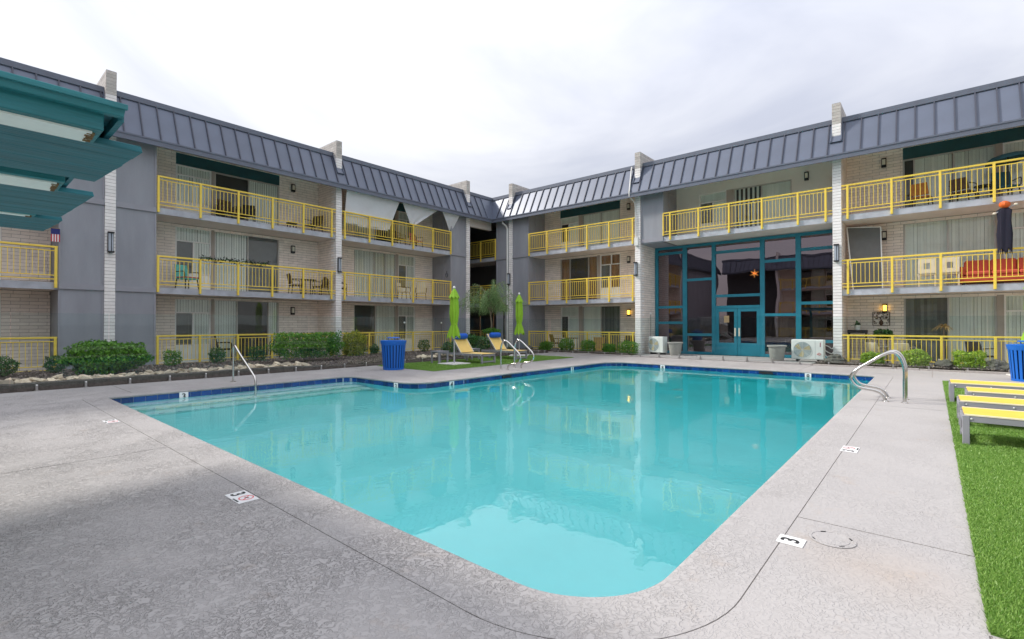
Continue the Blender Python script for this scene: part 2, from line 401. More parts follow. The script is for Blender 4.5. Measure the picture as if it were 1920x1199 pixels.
# ------------------------------------------------------------------ mesh helpers
class MB:
    def __init__(s): s.v = []; s.f = []; s.sm = False
    def box(s, x0, x1, y0, y1, z0, z1):
        i = len(s.v)
        s.v += [(x0, y0, z0), (x1, y0, z0), (x1, y1, z0), (x0, y1, z0), (x0, y0, z1), (x1, y0, z1), (x1, y1, z1), (x0, y1, z1)]
        s.f += [(i, i+3, i+2, i+1), (i+4, i+5, i+6, i+7), (i, i+1, i+5, i+4), (i+1, i+2, i+6, i+5), (i+2, i+3, i+7, i+6), (i+3, i, i+4, i+7)]
        return s
    def hexa(s, p8):
        i = len(s.v); s.v += [tuple(p) for p in p8]
        s.f += [(i, i+3, i+2, i+1), (i+4, i+5, i+6, i+7), (i, i+1, i+5, i+4), (i+1, i+2, i+6, i+5), (i+2, i+3, i+7, i+6), (i+3, i, i+4, i+7)]
        return s
    def bar(s, a, b, w, h, up=(0, 0, 1)):
        a = Vector(a); b = Vector(b); d = (b - a).normalized(); up = Vector(up)
        if abs(d.dot(up)) > 0.98: up = Vector((1, 0, 0))
        x = d.cross(up).normalized() * w / 2; y = x.cross(d).normalized() * h / 2
        return s.hexa([a - x - y, a + x - y, a + x + y, a - x + y, b - x - y, b + x - y, b + x + y, b - x + y])
    def quad(s, a, b, c, d):
        i = len(s.v); s.v += [tuple(a), tuple(b), tuple(c), tuple(d)]; s.f.append((i, i+1, i+2, i+3)); return s
    def tri(s, a, b, c):
        i = len(s.v); s.v += [tuple(a), tuple(b), tuple(c)]; s.f.append((i, i+1, i+2)); return s
    def prism(s, poly, z0, z1):
        i = len(s.v); n = len(poly)
        s.v += [(x, y, z0) for x, y in poly] + [(x, y, z1) for x, y in poly]
        s.f.append(tuple(reversed(range(i, i+n)))); s.f.append(tuple(range(i+n, i+2*n)))
        for k in range(n): s.f.append((i+k, i+(k+1) % n, i+n+(k+1) % n, i+n+k))
        return s
    def lathe(s, prof, n=20, c=(0, 0, 0), cap=True):
        i = len(s.v); m = len(prof)
        for r, z in prof:
            for k in range(n):
                a = 2*math.pi*k/n; s.v.append((c[0]+r*math.cos(a), c[1]+r*math.sin(a), c[2]+z))
        for j in range(m-1):
            for k in range(n):
                s.f.append((i+j*n+k, i+j*n+(k+1) % n, i+(j+1)*n+(k+1) % n, i+(j+1)*n+k))
        if cap:
            s.f.append(tuple(reversed(range(i, i+n)))); s.f.append(tuple(range(i+(m-1)*n, i+m*n)))
        s.sm = True
        return s
    def tube(s, pts, r, n=8, cap=True):
        pts = [Vector(p) for p in pts]; i = len(s.v); m = len(pts)
        rad = r if hasattr(r, '__len__') else [r]*m
        ref = Vector((0.31, 0.17, 0.93)).normalized(); x = None
        for j, p_ in enumerate(pts):
            d = (pts[min(j+1, m-1)] - pts[max(j-1, 0)]).normalized()
            if x is None: x = d.cross(ref).normalized() if abs(d.dot(ref)) < 0.95 else d.cross(Vector((1, 0, 0))).normalized()
            else: x = (x - d * x.dot(d)).normalized()
            y = d.cross(x)
            for k in range(n):
                a = 2*math.pi*k/n
                s.v.append(tuple(p_ + (x*math.cos(a) + y*math.sin(a))*rad[j]))
        for j in range(m-1):
            for k in range(n):
                s.f.append((i+j*n+k, i+j*n+(k+1) % n, i+(j+1)*n+(k+1) % n, i+(j+1)*n+k))
        if cap:
            s.f.append(tuple(reversed(range(i, i+n)))); s.f.append(tuple(range(i+(m-1)*n, i+m*n)))
        s.sm = True
        return s
    def ell(s, c, r, n=12, m=8):
        prof = []
        i = len(s.v)
        for j in range(m+1):
            t = math.pi*j/m
            for k in range(n):
                a = 2*math.pi*k/n
                s.v.append((c[0]+r[0]*math.sin(t)*math.cos(a), c[1]+r[1]*math.sin(t)*math.sin(a), c[2]-r[2]*math.cos(t)))
        for j in range(m):
            for k in range(n):
                s.f.append((i+j*n+k, i+j*n+(k+1) % n, i+(j+1)*n+(k+1) % n, i+(j+1)*n+k))
        s.sm = True
        return s
    def mesh(s, name, mt, bevel=0.0):
        me = bpy.data.meshes.new(name)
        me.from_pydata(s.v, [], s.f)
        if bevel:
            bm = bmesh.new(); bm.from_mesh(me)
            bmesh.ops.bevel(bm, geom=bm.edges[:], offset=bevel, segments=1, affect='EDGES', clamp_overlap=True)
            bm.to_mesh(me); bm.free()
        if s.sm:
            me.polygons.foreach_set('use_smooth', [True]*len(me.polygons))
            try: me.set_sharp_from_angle(angle=R(40))
            except Exception: pass
        me.materials.append(MATS[mt])
        return me
    def obj(s, name, mt, parent=None, bevel=0.0, loc=None, rot=None, kind=None, label=None):
        o = bpy.data.objects.new(name, s.mesh(name, mt, bevel))
        col.objects.link(o)
        if parent: o.parent = parent
        if loc: o.location = loc
        if rot: o.rotation_euler = rot
        if kind: o['kind'] = kind
        if label: o['label'] = label
        return o

def mk(name, me, parent=None, loc=None, rot=None, scale=None):
    o = bpy.data.objects.new(name, me); col.objects.link(o)
    if parent: o.parent = parent
    if loc is not None: o.location = loc
    if rot is not None: o.rotation_euler = rot
    if scale is not None: o.scale = scale
    return o

def tag(o, label, cat, group=None):
    o['label'] = label; o['category'] = cat
    if group: o['group'] = group
    return o
def thing(name, label, cat, loc=(0, 0, 0), rz=0.0, group=None):
    o = bpy.data.objects.new(name, None); o.empty_display_size = 0.1
    col.objects.link(o); o.location = loc; o.rotation_euler = (0, 0, rz)
    return tag(o, label, cat, group)
def structure(name, mb, mt, parent=None):
    return mb.obj(name, mt, parent, kind='structure')
def dup(root, loc, rz, label, group=None):
    r = root.copy(); col.objects.link(r); r.location = loc; r.rotation_euler = (0, 0, rz); r['label'] = label
    if group: r['group'] = group
    for ch in list(root.children):
        c = ch.copy(); col.objects.link(c); c.parent = r
        for g in list(ch.children):
            d = g.copy(); col.objects.link(d); d.parent = c
    return r
def numpy_mesh(name, verts, faces_n, mt):
    """verts (N,3); every face uses faces_n consecutive vertices"""
    me = bpy.data.meshes.new(name)
    n = len(verts); nf = n // faces_n
    me.vertices.add(n); me.vertices.foreach_set('co', np.asarray(verts, np.float32).ravel())
    me.loops.add(n); me.loops.foreach_set('vertex_index', np.arange(n, dtype=np.int32))
    me.polygons.add(nf); me.polygons.foreach_set('loop_start', np.arange(0, n, faces_n, dtype=np.int32))
    me.polygons.foreach_set('loop_total', np.full(nf, faces_n, np.int32))
    me.update(calc_edges=True); me.validate()
    me.materials.append(MATS[mt])
    return me
def text_mesh(body, size, mt, extrude=0.0015):
    cu = bpy.data.curves.new('lettering', 'FONT'); cu.body = body; cu.size = size
    cu.align_x = 'CENTER'; cu.align_y = 'CENTER'; cu.extrude = extrude
    cu.offset = size * 0.02
    ob = bpy.data.objects.new('lettering_tmp', cu)
    me = bpy.data.meshes.new_from_object(ob)
    me.materials.clear(); me.materials.append(MATS[mt])
    bpy.data.objects.remove(ob)
    return me

_cf = Vector((math.cos(YAW)*math.cos(PITCH), math.sin(YAW)*math.cos(PITCH), math.sin(PITCH)))
_cr = Vector((math.sin(YAW), -math.cos(YAW), 0)); _cu = _cr.cross(_cf)
def seen(p):
    """(in the photograph's frame, distance) of a world point: picks which alike pieces show largest"""
    q = Vector(p) - Vector((0, 0, CAM_Z)); d = q.dot(_cf)
    if d < 0.2: return False, 999
    return abs(q.dot(_cr)/d) < 1.08 and abs(q.dot(_cu)/d) < 0.68, d

# ================================================================== THE SETTING
def round_poly(pts, seg=8):
    out = []; n = len(pts)
    for i in range(n):
        x, y, r = pts[i]; p = Vector((x, y)); a = Vector(pts[i-1][:2]); b = Vector(pts[(i+1) % n][:2])
        u = (a - p).normalized(); w = (b - p).normalized()
        ang = u.angle(w); t = r / math.tan(ang / 2)
        c = p + (u + w).normalized() * (r / math.sin(ang / 2))
        s = p + u * t; e = p + w * t
        a0 = math.atan2(s.y - c.y, s.x - c.x); a1 = math.atan2(e.y - c.y, e.x - c.x)
        d = (a1 - a0 + math.pi) % (2*math.pi) - math.pi
        for k in range(seg + 1):
            t_ = a0 + d * k / seg; out.append((c.x + r*math.cos(t_), c.y + r*math.sin(t_)))
    return out
def resample(poly, step):
    out = []
    for i in range(len(poly)):
        a = Vector(poly[i]); b = Vector(poly[(i+1) % len(poly)]); L = (b - a).length
        k = max(1, int(L / step + 0.5))
        for j in range(k): out.append(tuple(a.lerp(b, j / k)))
    return out
def offset(poly, d):
    n = len(poly); out = []
    for i in range(n):
        a, p, b = Vector(poly[i-1]), Vector(poly[i]), Vector(poly[(i+1) % n])
        e1 = (p - a).normalized(); e2 = (b - p).normalized()
        n1 = Vector((e1.y, -e1.x)); n2 = Vector((e2.y, -e2.x)); m = (n1 + n2).normalized()
        out.append(tuple(p + m * (d / max(0.4, m.dot(n1)))))
    return out
POOL = round_poly([(2.14, 1.18, 0.62), (17.12, 1.22, 0.10), (17.0, 9.5, 0.9), (7.5, 9.56, 0.7), (7.47, 12.47, 0.35), (2.14, 12.47, 0.10)], 18)

def fill(loops, z, cuts=(), gap=0.0):
    """flat sheet with holes; cuts = [(point, normal, test)] saw joints"""
    bm = bmesh.new(); edges = []
    for lp in loops:
        vs = [bm.verts.new((x, y, z)) for x, y in lp]
        for i in range(len(vs)): edges.append(bm.edges.new((vs[i], vs[(i+1) % len(vs)])))
    bmesh.ops.triangle_fill(bm, edges=edges, use_beauty=True, use_dissolve=False)
    bm.normal_update()
    for f in bm.faces:
        if f.normal.z < 0: f.normal_flip()
    for co, no in cuts:
        for s in (-1, 1):
            c = Vector(co) + Vector(no) * (s * gap / 2)
            bmesh.ops.bisect_plane(bm, geom=bm.verts[:] + bm.edges[:] + bm.faces[:], plane_co=c, plane_no=no, dist=1e-5)
    return bm
def bm_obj(bm, name, mt, parent=None, kind=None):
    me = bpy.data.meshes.new(name); bm.to_mesh(me); bm.free(); me.materials.append(MATS[mt])
    o = bpy.data.objects.new(name, me); col.objects.link(o)
    if parent: o.parent = parent
    if kind: o['kind'] = kind
    return o

# ground under everything, out to the horizon, open where the pool is dug
bm = fill([[(-600, -600), (600, -600), (600, 600), (-600, 600)], offset(POOL, 0.2)], -0.06)
ground = bm_obj(bm, 'ground', 'soil', kind='structure')

# deck slabs parted by saw-cut joints
COPE = 0.40
deck_bm = fill([[(-14.5, -12.0), (19.95, -12.0), (19.95, 14.78), (-14.5, 14.78)], offset(POOL, COPE + 0.007)], 0.0)
JOINTS = [  # (axis, value, lo, hi) : a joint on axis=value running between lo..hi on the other axis
    ('y', 6.87, -14.5, 1.74), ('x', 4.22, -12, 0.84), ('x', 10.95, -12, 0.86), ('x', 8.75, 12.4, 14.9), ('x', 2.6, 12.85, 14.9),
    ('y', -0.2, -14.5, 3.2), ('x', -3.0, -12, 14.9), ('y', 3.2, 17.3, 20.1), ('y', 0.0, 17.5, 20.1), ('x', 13.4, 9.9, 11.55)]
GAP = 0.014
for ax, val, lo, hi in JOINTS:
    no = Vector((1, 0, 0)) if ax == 'x' else Vector((0, 1, 0))
    sel = [f for f in deck_bm.faces]
    def near(f):
        o = [v.co.y if ax == 'x' else v.co.x for v in f.verts]
        return max(o) > lo and min(o) < hi
    other = Vector((0, 1, 0)) if ax == 'x' else Vector((1, 0, 0))
    for lim in (lo, hi):
        bmesh.ops.bisect_plane(deck_bm, geom=deck_bm.verts[:] + deck_bm.edges[:] + deck_bm.faces[:], plane_co=other * lim, plane_no=other, dist=1e-5)
    for s in (-1, 1):
        fs = [f for f in deck_bm.faces if lo - 0.001 <= (f.calc_center_median().y if ax == 'x' else f.calc_center_median().x) <= hi + 0.001]
        geom = set(fs)
        for f in fs: geom.update(f.edges); geom.update(f.verts)
        bmesh.ops.bisect_plane(deck_bm, geom=list(geom), plane_co=no * (val + s * GAP / 2), plane_no=no, dist=1e-5)
    dead = []
    for f in deck_bm.faces:
        c = f.calc_center_median(); a, o = (c.x, c.y) if ax == 'x' else (c.y, c.x)
        if abs(a - val) < GAP / 2 and lo - 0.001 <= o <= hi + 0.001: dead.append(f)
    bmesh.ops.delete(deck_bm, geom=dead, context='FACES')
deck_sub = bm_obj(fill([[(-14.6, -12.1), (19.96, -12.1), (19.96, 14.79), (-14.6, 14.79)], offset(POOL, 0.25)], -0.008), 'pool_deck', 'joint_fill', kind='structure')
edge = bmesh.ops.extrude_edge_only(deck_bm, edges=[e for e in deck_bm.edges if e.is_boundary])
for v in edge['geom']:
    if isinstance(v, bmesh.types.BMVert): v.co.z -= 0.0175
# part the slabs
seen_f = set(); islands = []
deck_bm.faces.ensure_lookup_table()
for f in deck_bm.faces:
    if f in seen_f: continue
    st = [f]; isl = []; seen_f.add(f)
    while st:
        g = st.pop(); isl.append(g)
        for e in g.edges:
            for h in e.link_faces:
                if h not in seen_f: seen_f.add(h); st.append(h)
    islands.append(isl)
for isl in islands:
    idx = {}; vs = []; fs = []
    for f in isl:
        row = []
        for v in f.verts:
            if v.index not in idx or True:
                k = (round(v.co.x, 5), round(v.co.y, 5), round(v.co.z, 5))
                if k not in idx: idx[k] = len(vs); vs.append(k)
                row.append(idx[k])
        if len(set(row)) == len(row): fs.append(row)
    mb = MB(); mb.v = vs; mb.f = fs
    mb.obj('slab', 'deck', deck_sub)
deck_bm.free()

# pool shell, tiles, coping, water
WATER_Z = -0.15
def floor_z(x):
    for (x0, z0), (x1, z1) in zip([(-9, -1.05), (6.5, -1.05), (11, -1.75), (14.5, -2.4), (30, -2.4)], [(6.5, -1.05), (11, -1.75), (14.5, -2.4), (30, -2.4), (31, -2.4)]):
        if x <= x1: return z0 + (z1 - z0) * max(0, (x - x0)) / (x1 - x0)
    return -2.4
WALL = offset(POOL, 0.03)
shell = fill([WALL], 0.0, [((c, 0, 0), (1, 0, 0)) for c in (6.5, 11.0, 14.5)])
for v in shell.verts: v.co.z = floor_z(v.co.x)
top = bmesh.ops.extrude_edge_only(shell, edges=[e for e in shell.edges if e.is_boundary])
for v in top['geom']:
    if isinstance(v, bmesh.types.BMVert): v.co.z = -0.02
bmesh.ops.recalc_face_normals(shell, faces=shell.faces[:])
for f in shell.faces: f.normal_flip()
pool = bm_obj(shell, 'pool_basin', 'pool_plaster', kind='structure')
mb = MB()
for k, (dy, zt) in enumerate([(0.42, -0.40), (0.84, -0.62), (1.26, -0.84)]):
    mb.box(2.13, 7.46, 12.49 - dy, 12.49 - (k * 0.42), -1.06, zt - 0.0) if k else mb.box(2.13, 7.46, 12.49 - dy, 12.49, -1.06, zt)
mb.obj('steps', 'step_plaster', pool, bevel=0.02)
mb = MB()
for k in range(18):
    for j, (dy, zt) in enumerate([(0.38, -0.40), (0.80, -0.62), (1.22, -0.84)]):
        x = 2.4 + k * 0.29; mb.box(x, x + 0.09, 12.49 - dy - 0.05, 12.49 - dy - 0.015, zt, zt + 0.004)
mb.obj('step_markers', 'tile_blue', pool, kind='stuff')
MB().lathe([(0.17, 0), (0.17, 0.02), (0.12, 0.035)], 20, (13.9, 5.6, -2.28)).obj('floor_drain', 'white_plastic', pool)
mb = MB(); mb.ell((12.4, 5.0, -2.0), (0.16, 0.07, 0.025)); mb.obj('pool_cleaner_float', 'white_plastic', pool)

prof = [(COPE, -0.016), (COPE, 0.0), (0.045, 0.0), (0.02, -0.004), (0.004, -0.014), (0.0, -0.027), (0.004, -0.040), (0.02, -0.050), (0.05, -0.053)]
dense = resample(POOL, 0.5); mb = MB(); n = len(dense)
for d, z in prof: mb.v += [(x, y, z) for x, y in offset(dense, d)]
for j in range(len(prof) - 1):
    for k in range(n): mb.f.append((j*n+k, j*n+(k+1) % n, (j+1)*n+(k+1) % n, (j+1)*n+k))
mb.sm = True
mb.obj('coping', 'deck', pool)
# grout bed behind the waterline tiles
mb = MB(); g = offset(POOL, 0.026); n = len(g)
mb.v += [(x, y, -0.052) for x, y in g] + [(x, y, -0.26) for x, y in g]
for k in range(n): mb.f.append((k, (k+1) % n, n+(k+1) % n, n+k))
mb.obj('grout_bed', 'grout', pool)
TILE = 0.205
tile_me = MB().box(-TILE/2 + 0.004, TILE/2 - 0.004, -0.010, 0.004, -0.095, 0.095).mesh('tile', 'tile_blue', 0.002)
def along(poly, step):
    L = []; acc = 0; pts = [Vector(p) for p in poly] + [Vector(poly[0])]
    tot = sum((pts[i+1]-pts[i]).length for i in range(len(pts)-1)); k = round(tot/step); st = tot/k; want = st/2
    for i in range(len(pts)-1):
        a, b = pts[i], pts[i+1]; l_ = (b-a).length
        while want <= acc + l_ and len(L) < k:
            L.append((a.lerp(b, (want-acc)/l_), math.atan2(b.y-a.y, b.x-a.x))); want += st
        acc += l_
    return L
for p_, a_ in along(offset(POOL, 0.022), TILE):
    mk('tile', tile_me, pool, (p_.x, p_.y, -0.148), (0, 0, a_))
for (x, y, rz) in ((10.86, 9.558, 0), (17.055, 4.02, R(90))):
    MB().box(-0.2, 0.2, -0.024, 0.002, -0.135, -0.062).obj('skimmer_slot', 'skimmer_dark', pool, loc=(x, y, 0), rot=(0, 0, rz))
wbm = fill([offset(POOL, 0.012)], WATER_Z, [((c, 0, 0), (1, 0, 0)) for c in (6.5, 11.0, 14.5)])
top_f = wbm.faces[:]
dn = bmesh.ops.extrude_face_region(wbm, geom=top_f, use_keep_orig=True)
low = [v for v in dn['geom'] if isinstance(v, bmesh.types.BMVert)]
for v in low: v.co.z = floor_z(v.co.x) + 0.004
bmesh.ops.recalc_face_normals(wbm, faces=wbm.faces[:])
for f in wbm.faces: f.material_index = 0 if all(abs(v.co.z - WATER_Z) < 1e-4 for v in f.verts) else 1
water = bm_obj(wbm, 'pool_water', 'water', kind='structure')
water.data.materials.append(MATS['water_side'])

# artificial turf: base sheet and blades
def turf(poly, regions, name):
    MB().prism(poly, 0.001, 0.010).obj(name, 'turf_base', kind='structure')
    out = []
    for x0, x1, ylo, yhi, dens, h in regions:
        A = (x1 - x0) * max(0.05, (yhi - ylo) if not callable(ylo) else 1.0); k = int(A * dens)
        x = rng.uniform(x0, x1, k)
        lo = np.array([ylo(t) for t in x]) if callable(ylo) else np.full(k, ylo)
        y = lo + (yhi - lo) * rng.uniform(0, 1, k)
        a = rng.uniform(0, 2*np.pi, k); w = rng.uniform(0.0025, 0.005, k) * (1 + 6/np.maximum(6, dens/900))
        hh = h * rng.uniform(0.55, 1.15, k); ln = rng.uniform(0.2, 0.9, k) * hh; b = rng.uniform(0, 2*np.pi, k)
        z = np.full(k, 0.008)
        p0 = np.stack([x - w*np.cos(a), y - w*np.sin(a), z], 1); p1 = np.stack([x + w*np.cos(a), y + w*np.sin(a), z], 1)
        p2 = np.stack([x + ln*np.cos(b), y + ln*np.sin(b), z + hh], 1)
        out.append(np.stack([p0, p1, p2], 1).reshape(-1, 3))
    me = numpy_mesh('grass', np.concatenate(out), 3, 'turf_blade')
    o = mk('grass', me); o['kind'] = 'stuff'
    return o
edge_y = lambda x: -0.105 * x - 0.35
g1 = turf([(3.21, -6.0), (16.5, -6.0), (16.5, -0.20), (3.21, -0.20)],
          [(3.21, 5.0, edge_y, -0.195, 26000, 0.026), (5.0, 8.0, edge_y, -0.195, 17000, 0.028), (8.0, 16.5, edge_y, -0.195, 11000, 0.030), (3.21, 16.5, -4.5, -0.9, 500, 0.032)], 'lawn_base')
tag(g1, 'bright green artificial grass under the row of yellow loungers', 'grass')
g2 = turf([(9.8, 11.6), (17.75, 11.75), (17.75, 14.6), (9.8, 14.6)],
          [(9.82, 17.73, 11.75, 14.58, 2600, 0.035), (9.82, 12.5, 11.62, 11.8, 2600, 0.035)], 'lawn_base')
tag(g2, 'artificial grass patch under the two reclined loungers', 'grass')

# planting beds
def bed(x0, x1, y0, y1, step, base, amp, name):
    nx = int((x1-x0)/step); ny = max(2, int((y1-y0)/step)); mb = MB()
    for j in range(ny+1):
        for i in range(nx+1):
            e = 0 if i in (0, nx) or j in (0, ny) else 1
            mb.v.append((x0+(x1-x0)*i/nx, y0+(y1-y0)*j/ny, base - (0 if e else 0.05) + e*amp*random.uniform(-1, 1)))
    for j in range(ny):
        for i in range(nx): k = j*(nx+1)+i; mb.f.append((k, k+1, k+nx+2, k+nx+1))
    mb.sm = True
    return mb.obj(name, 'soil', kind='structure')
bed(-13, 21.1, 14.86, 19.74, 0.12, 0.10, 0.012, 'planting_bed')
bed(20.02, 21.08, -9, 3.2, 0.12, 0.055, 0.010, 'planting_bed')
bed(20.02, 21.08, 10.2, 14.80, 0.12, 0.055, 0.010, 'planting_bed')
def scatter_gravel(regs, size, zb):
    V = []
    tet = np.array([[1, 1, 1], [1, -1, -1], [-1, 1, -1], [-1, -1, 1]], float) * 0.62
    F = [(0, 1, 2), (0, 3, 1), (0, 2, 3), (1, 3, 2)]
    for x0, x1, y0, y1, k in regs:
        for _ in range(k):
            c = np.array([random.uniform(x0, x1), random.uniform(y0, y1), zb + random.uniform(0, 0.02)])
            q, _r = np.linalg.qr(rng.normal(size=(3, 3))); s = size * random.uniform(0.5, 1.3)
            P = (tet * s * np.array([1.2, 1, 0.7])) @ q + c
            for f in F: V.append(P[list(f)])
    return numpy_mesh('gravel', np.concatenate(V), 3, 'gravel')
gr = mk('gravel', scatter_gravel([(-1, 20.0, 14.87, 16.6, 6500), (-1, 20.0, 16.6, 19.6, 4500), (20.05, 21.0, -3, 3.1, 1600), (20.05, 21.0, 10.3, 14.7, 1200)], 0.032, 0.10))
gr['kind'] = 'stuff'; tag(gr, 'brown crushed gravel covering the planting beds', 'gravel')
# rough edging between bed and deck
mb = MB(); N = 130
for i in range(N + 1):
    x = -5 + i * 25.0 / N; t = random.uniform(-0.012, 0.012); hh = 0.155 if x < 6.5 else max(0.06, 0.155 - (x-6.5)*0.04)
    mb.v += [(x, 14.80 + t * 0.5, -0.02), (x, 14.81 + t, hh + t), (x, 14.98 + t, hh + 0.02 + t), (x, 15.05, 0.05)]
for i in range(N):
    for j in range(3): k = i*4+j; mb.f.append((k, k+4, k+5, k+1))
mb.obj('bed_edging', 'edging', kind='structure')
mb = MB()
for y0, y1 in ((-8, 3.2), (10.2, 14.75)):
    y = y0
    while y < y1:
        L = random.uniform(0.5, 1.1); mb.box(19.96 + random.uniform(-0.01, 0.01), 20.04, y, min(y1, y + L - 0.01), -0.02, 0.055 + random.uniform(-0.01, 0.01)); y += L
mb.obj('bed_kerb', 'planter_stone', kind='structure', bevel=0.006)
# concrete step before the lobby
MB().box(19.98, 22.60, 3.22, 10.18, -0.03, 0.055).obj('lobby_step', 'deck', kind='structure', bevel=0.01)

# glass pool fence: frameless panels on steel spigots
def fence_panel(loc, rz, w, label, group):
    t = thing('glass_fence_panel', label, 'glass fence', loc, rz, group)
    MB().box(-w/2 + 0.01, w/2 - 0.01, -0.006, 0.006, 0.09, 1.70).obj('glass_pane', 'fence_glass', t)
    for s in (-1, 1):
        o = MB().box(-0.022, 0.022, -0.028, 0.028, 0.0, 0.14).obj('spigot', 'spigot_steel', t, bevel=0.006, loc=(s*w*0.25, 0, 0))
        MB().lathe([(0.045, 0), (0.045, 0.01)], 14).obj('base_disc', 'spigot_steel', o)
        MB().ell((0, -0.024, 0.125), (0.016, 0.012, 0.016), 8, 6).obj('clamp_button', 'bolt', o)
    return t
W = 1.63
ORD = ['leftmost', 'second', 'third', 'fourth', 'fifth', 'sixth', 'seventh', 'eighth', 'ninth', 'tenth', 'eleventh', 'twelfth', 'thirteenth']
for k in range(13):
    w = W if k < 12 else 1.10
    x = -0.72 + (k + 0.5) * W if k < 12 else 19.41
    place = 'leftmost clear glass fence panel along the left bed, cut by the frame' if k == 0 else 'clear glass fence panel, %s from the left along the left bed' % ORD[k]
    fence_panel((x, 14.77, 0.0), 0, w, place, 'glass fence panels along the left bed')
for k in range(10):
    y = 14.6 - (k + 0.5) * 1.76
    fence_panel((19.99, y, 0.055 if 3.2 < y < 10.2 else 0.0), R(90), 1.76, 'clear glass fence panel before the lobby wing, %s from the far corner' % ('first' if k == 0 else ORD[k]), 'glass fence panels along the lobby side')

# ================================================================== THE APARTMENT WINGS
FL = 2.7
COURSE = 0.108
BD = 1.55            # balcony depth
EAVE_V, EAVE_Z, TOP_V, TOP_Z = -0.36, 7.53, 0.28, 8.86
class Wing:
    def __init__(s, label, origin, rz, detail=True):
        s.root = thing('apartment_building', label, 'building', origin, rz)
        s.M = Matrix.Translation(origin) @ Matrix.Rotation(rz, 4, 'Z')
        s.detail = detail; s.bricks = []; s.bal = []
    def world(s, u, v, z): return s.M @ Vector((u, v, z))
    def part(s, name, mb, mt, bevel=0.0, parent=None, **k): return mb.obj(name, mt, parent or s.root, bevel, **k)

def pilaster(W, c, top=9.53, back=1.9):
    mb = MB().box(c-0.128, c+0.128, -0.02, back, -0.05, top-0.02)
    p = W.part('pilaster', mb, 'mortar' if W.detail else 'brick_white')
    if not W.detail: return
    n = int(round(top / COURSE))
    for k in range(n):
        z = k*COURSE; v = -0.03; L = 0.406 if k % 2 else 0.205; first = True
        while v < back:
            e = min(v+L, back+0.01); j = random.uniform(-0.002, 0.002)
            W.bricks.append(((c+j, (v+e)/2, z+COURSE/2), (0.27, e-v-0.009, COURSE-0.011), 'brick_weathered' if z > 8.7 else 'brick_white' if first else 'brick'))
            v = e; L = 0.406; first = False

def minus(a, b, holes):
    segs = [(a, b)]
    for h0, h1 in holes:
        out = []
        for s0, s1 in segs:
            if h1 <= s0 or h0 >= s1: out.append((s0, s1)); continue
            if h0 > s0: out.append((s0, h0))
            if h1 < s1: out.append((h1, s1))
        segs = out
    return segs
def back_wall(W, u0, u1, z0, z1, holes, brick=True):
    """mortar/plaster wall with openings, faced with single blocks"""
    v = BD
    us = sorted({u0, u1} | {x for h in holes for x in h[:2]}); mb = MB()
    for a, b in zip(us, us[1:]):
        m = (a+b)/2; zz = minus(z0, z1, [(h[2], h[3]) for h in holes if h[0] < m < h[1]])
        for s0, s1 in zz: mb.box(a, b, v+0.008, v+0.16, s0, s1)
    W.part('wall', mb, ('mortar' if W.detail else 'brick') if brick else 'wall_smooth')
    if not (brick and W.detail): return
    k0 = int(z0/COURSE)
    z = z0; k = 0
    while z < z1 - 0.02:
        zt = min(z1, z+COURSE); zm = (z+zt)/2
        for s0, s1 in minus(u0, u1, [(h[0], h[1]) for h in holes if h[2] < zm < h[3]]):
            x = s0 - (0.203 if k % 2 else 0.0)
            while x < s1 - 0.01:
                a = max(x, s0); b = min(x+0.406, s1)
                if b - a > 0.03:
                    W.bricks.append((((a+b)/2, v+0.02+random.uniform(-0.002, 0.002), zm), (b-a-0.009, 0.05, zt-z-0.011), 'brick'))
                x += 0.406
        z = zt; k += 1

def covering(W, parent, u0, u1, z0, z1, kind, v):
    if kind in ('blind', 'blind_dark'):
        mb = MB(); x = u0; k = 0
        while x < u1 - 0.02:
            b = min(x+0.088, u1); dv = random.uniform(0.005, 0.014)
            mb.quad((x, v+0.05-dv, z0), (b, v+0.05+dv+random.uniform(-0.006, 0.006), z0), (b, v+0.05+dv, z1), (x, v+0.05-dv, z1)); x = b + random.choice((0.001, 0.001, 0.002, 0.007)); k += 1
        mb.obj('vertical_blind', kind, parent)
    elif kind == 'curtain':
        mb = MB(); n = max(6, int((u1-u0)/0.035)); i0 = 0
        for k in range(n+1):
            x = u0+(u1-u0)*k/n; y = v+0.07+0.025*math.sin(k*1.1)+0.008*math.sin(k*2.7)
            mb.v += [(x, y, z0), (x, y, z1)]
        for k in range(n): mb.f.append((2*k, 2*k+2, 2*k+3, 2*k+1))
        mb.sm = True; mb.obj('curtain', 'curtain_brown', parent)
    elif kind == 'screen': MB().box(u0, u1, v+0.045, v+0.05, z0, z1).obj('insect_screen', 'screen', parent)
    elif kind == 'screen_grey': MB().box(u0, u1, v+0.045, v+0.05, z0, z1).obj('insect_screen', 'screen_grey', parent)
    elif kind == 'stripe':
        for j, mt in ((0, 'blind'), (1, 'screen')):
            mb = MB(); w = (u1-u0)/12
            for k in range(j, 12, 2): mb.box(u0+k*w, u0+(k+1)*w, v+0.05+0.02*math.sin(k), v+0.055+0.02*math.sin(k), z0, z1)
            mb.obj('striped_curtain', mt, parent)

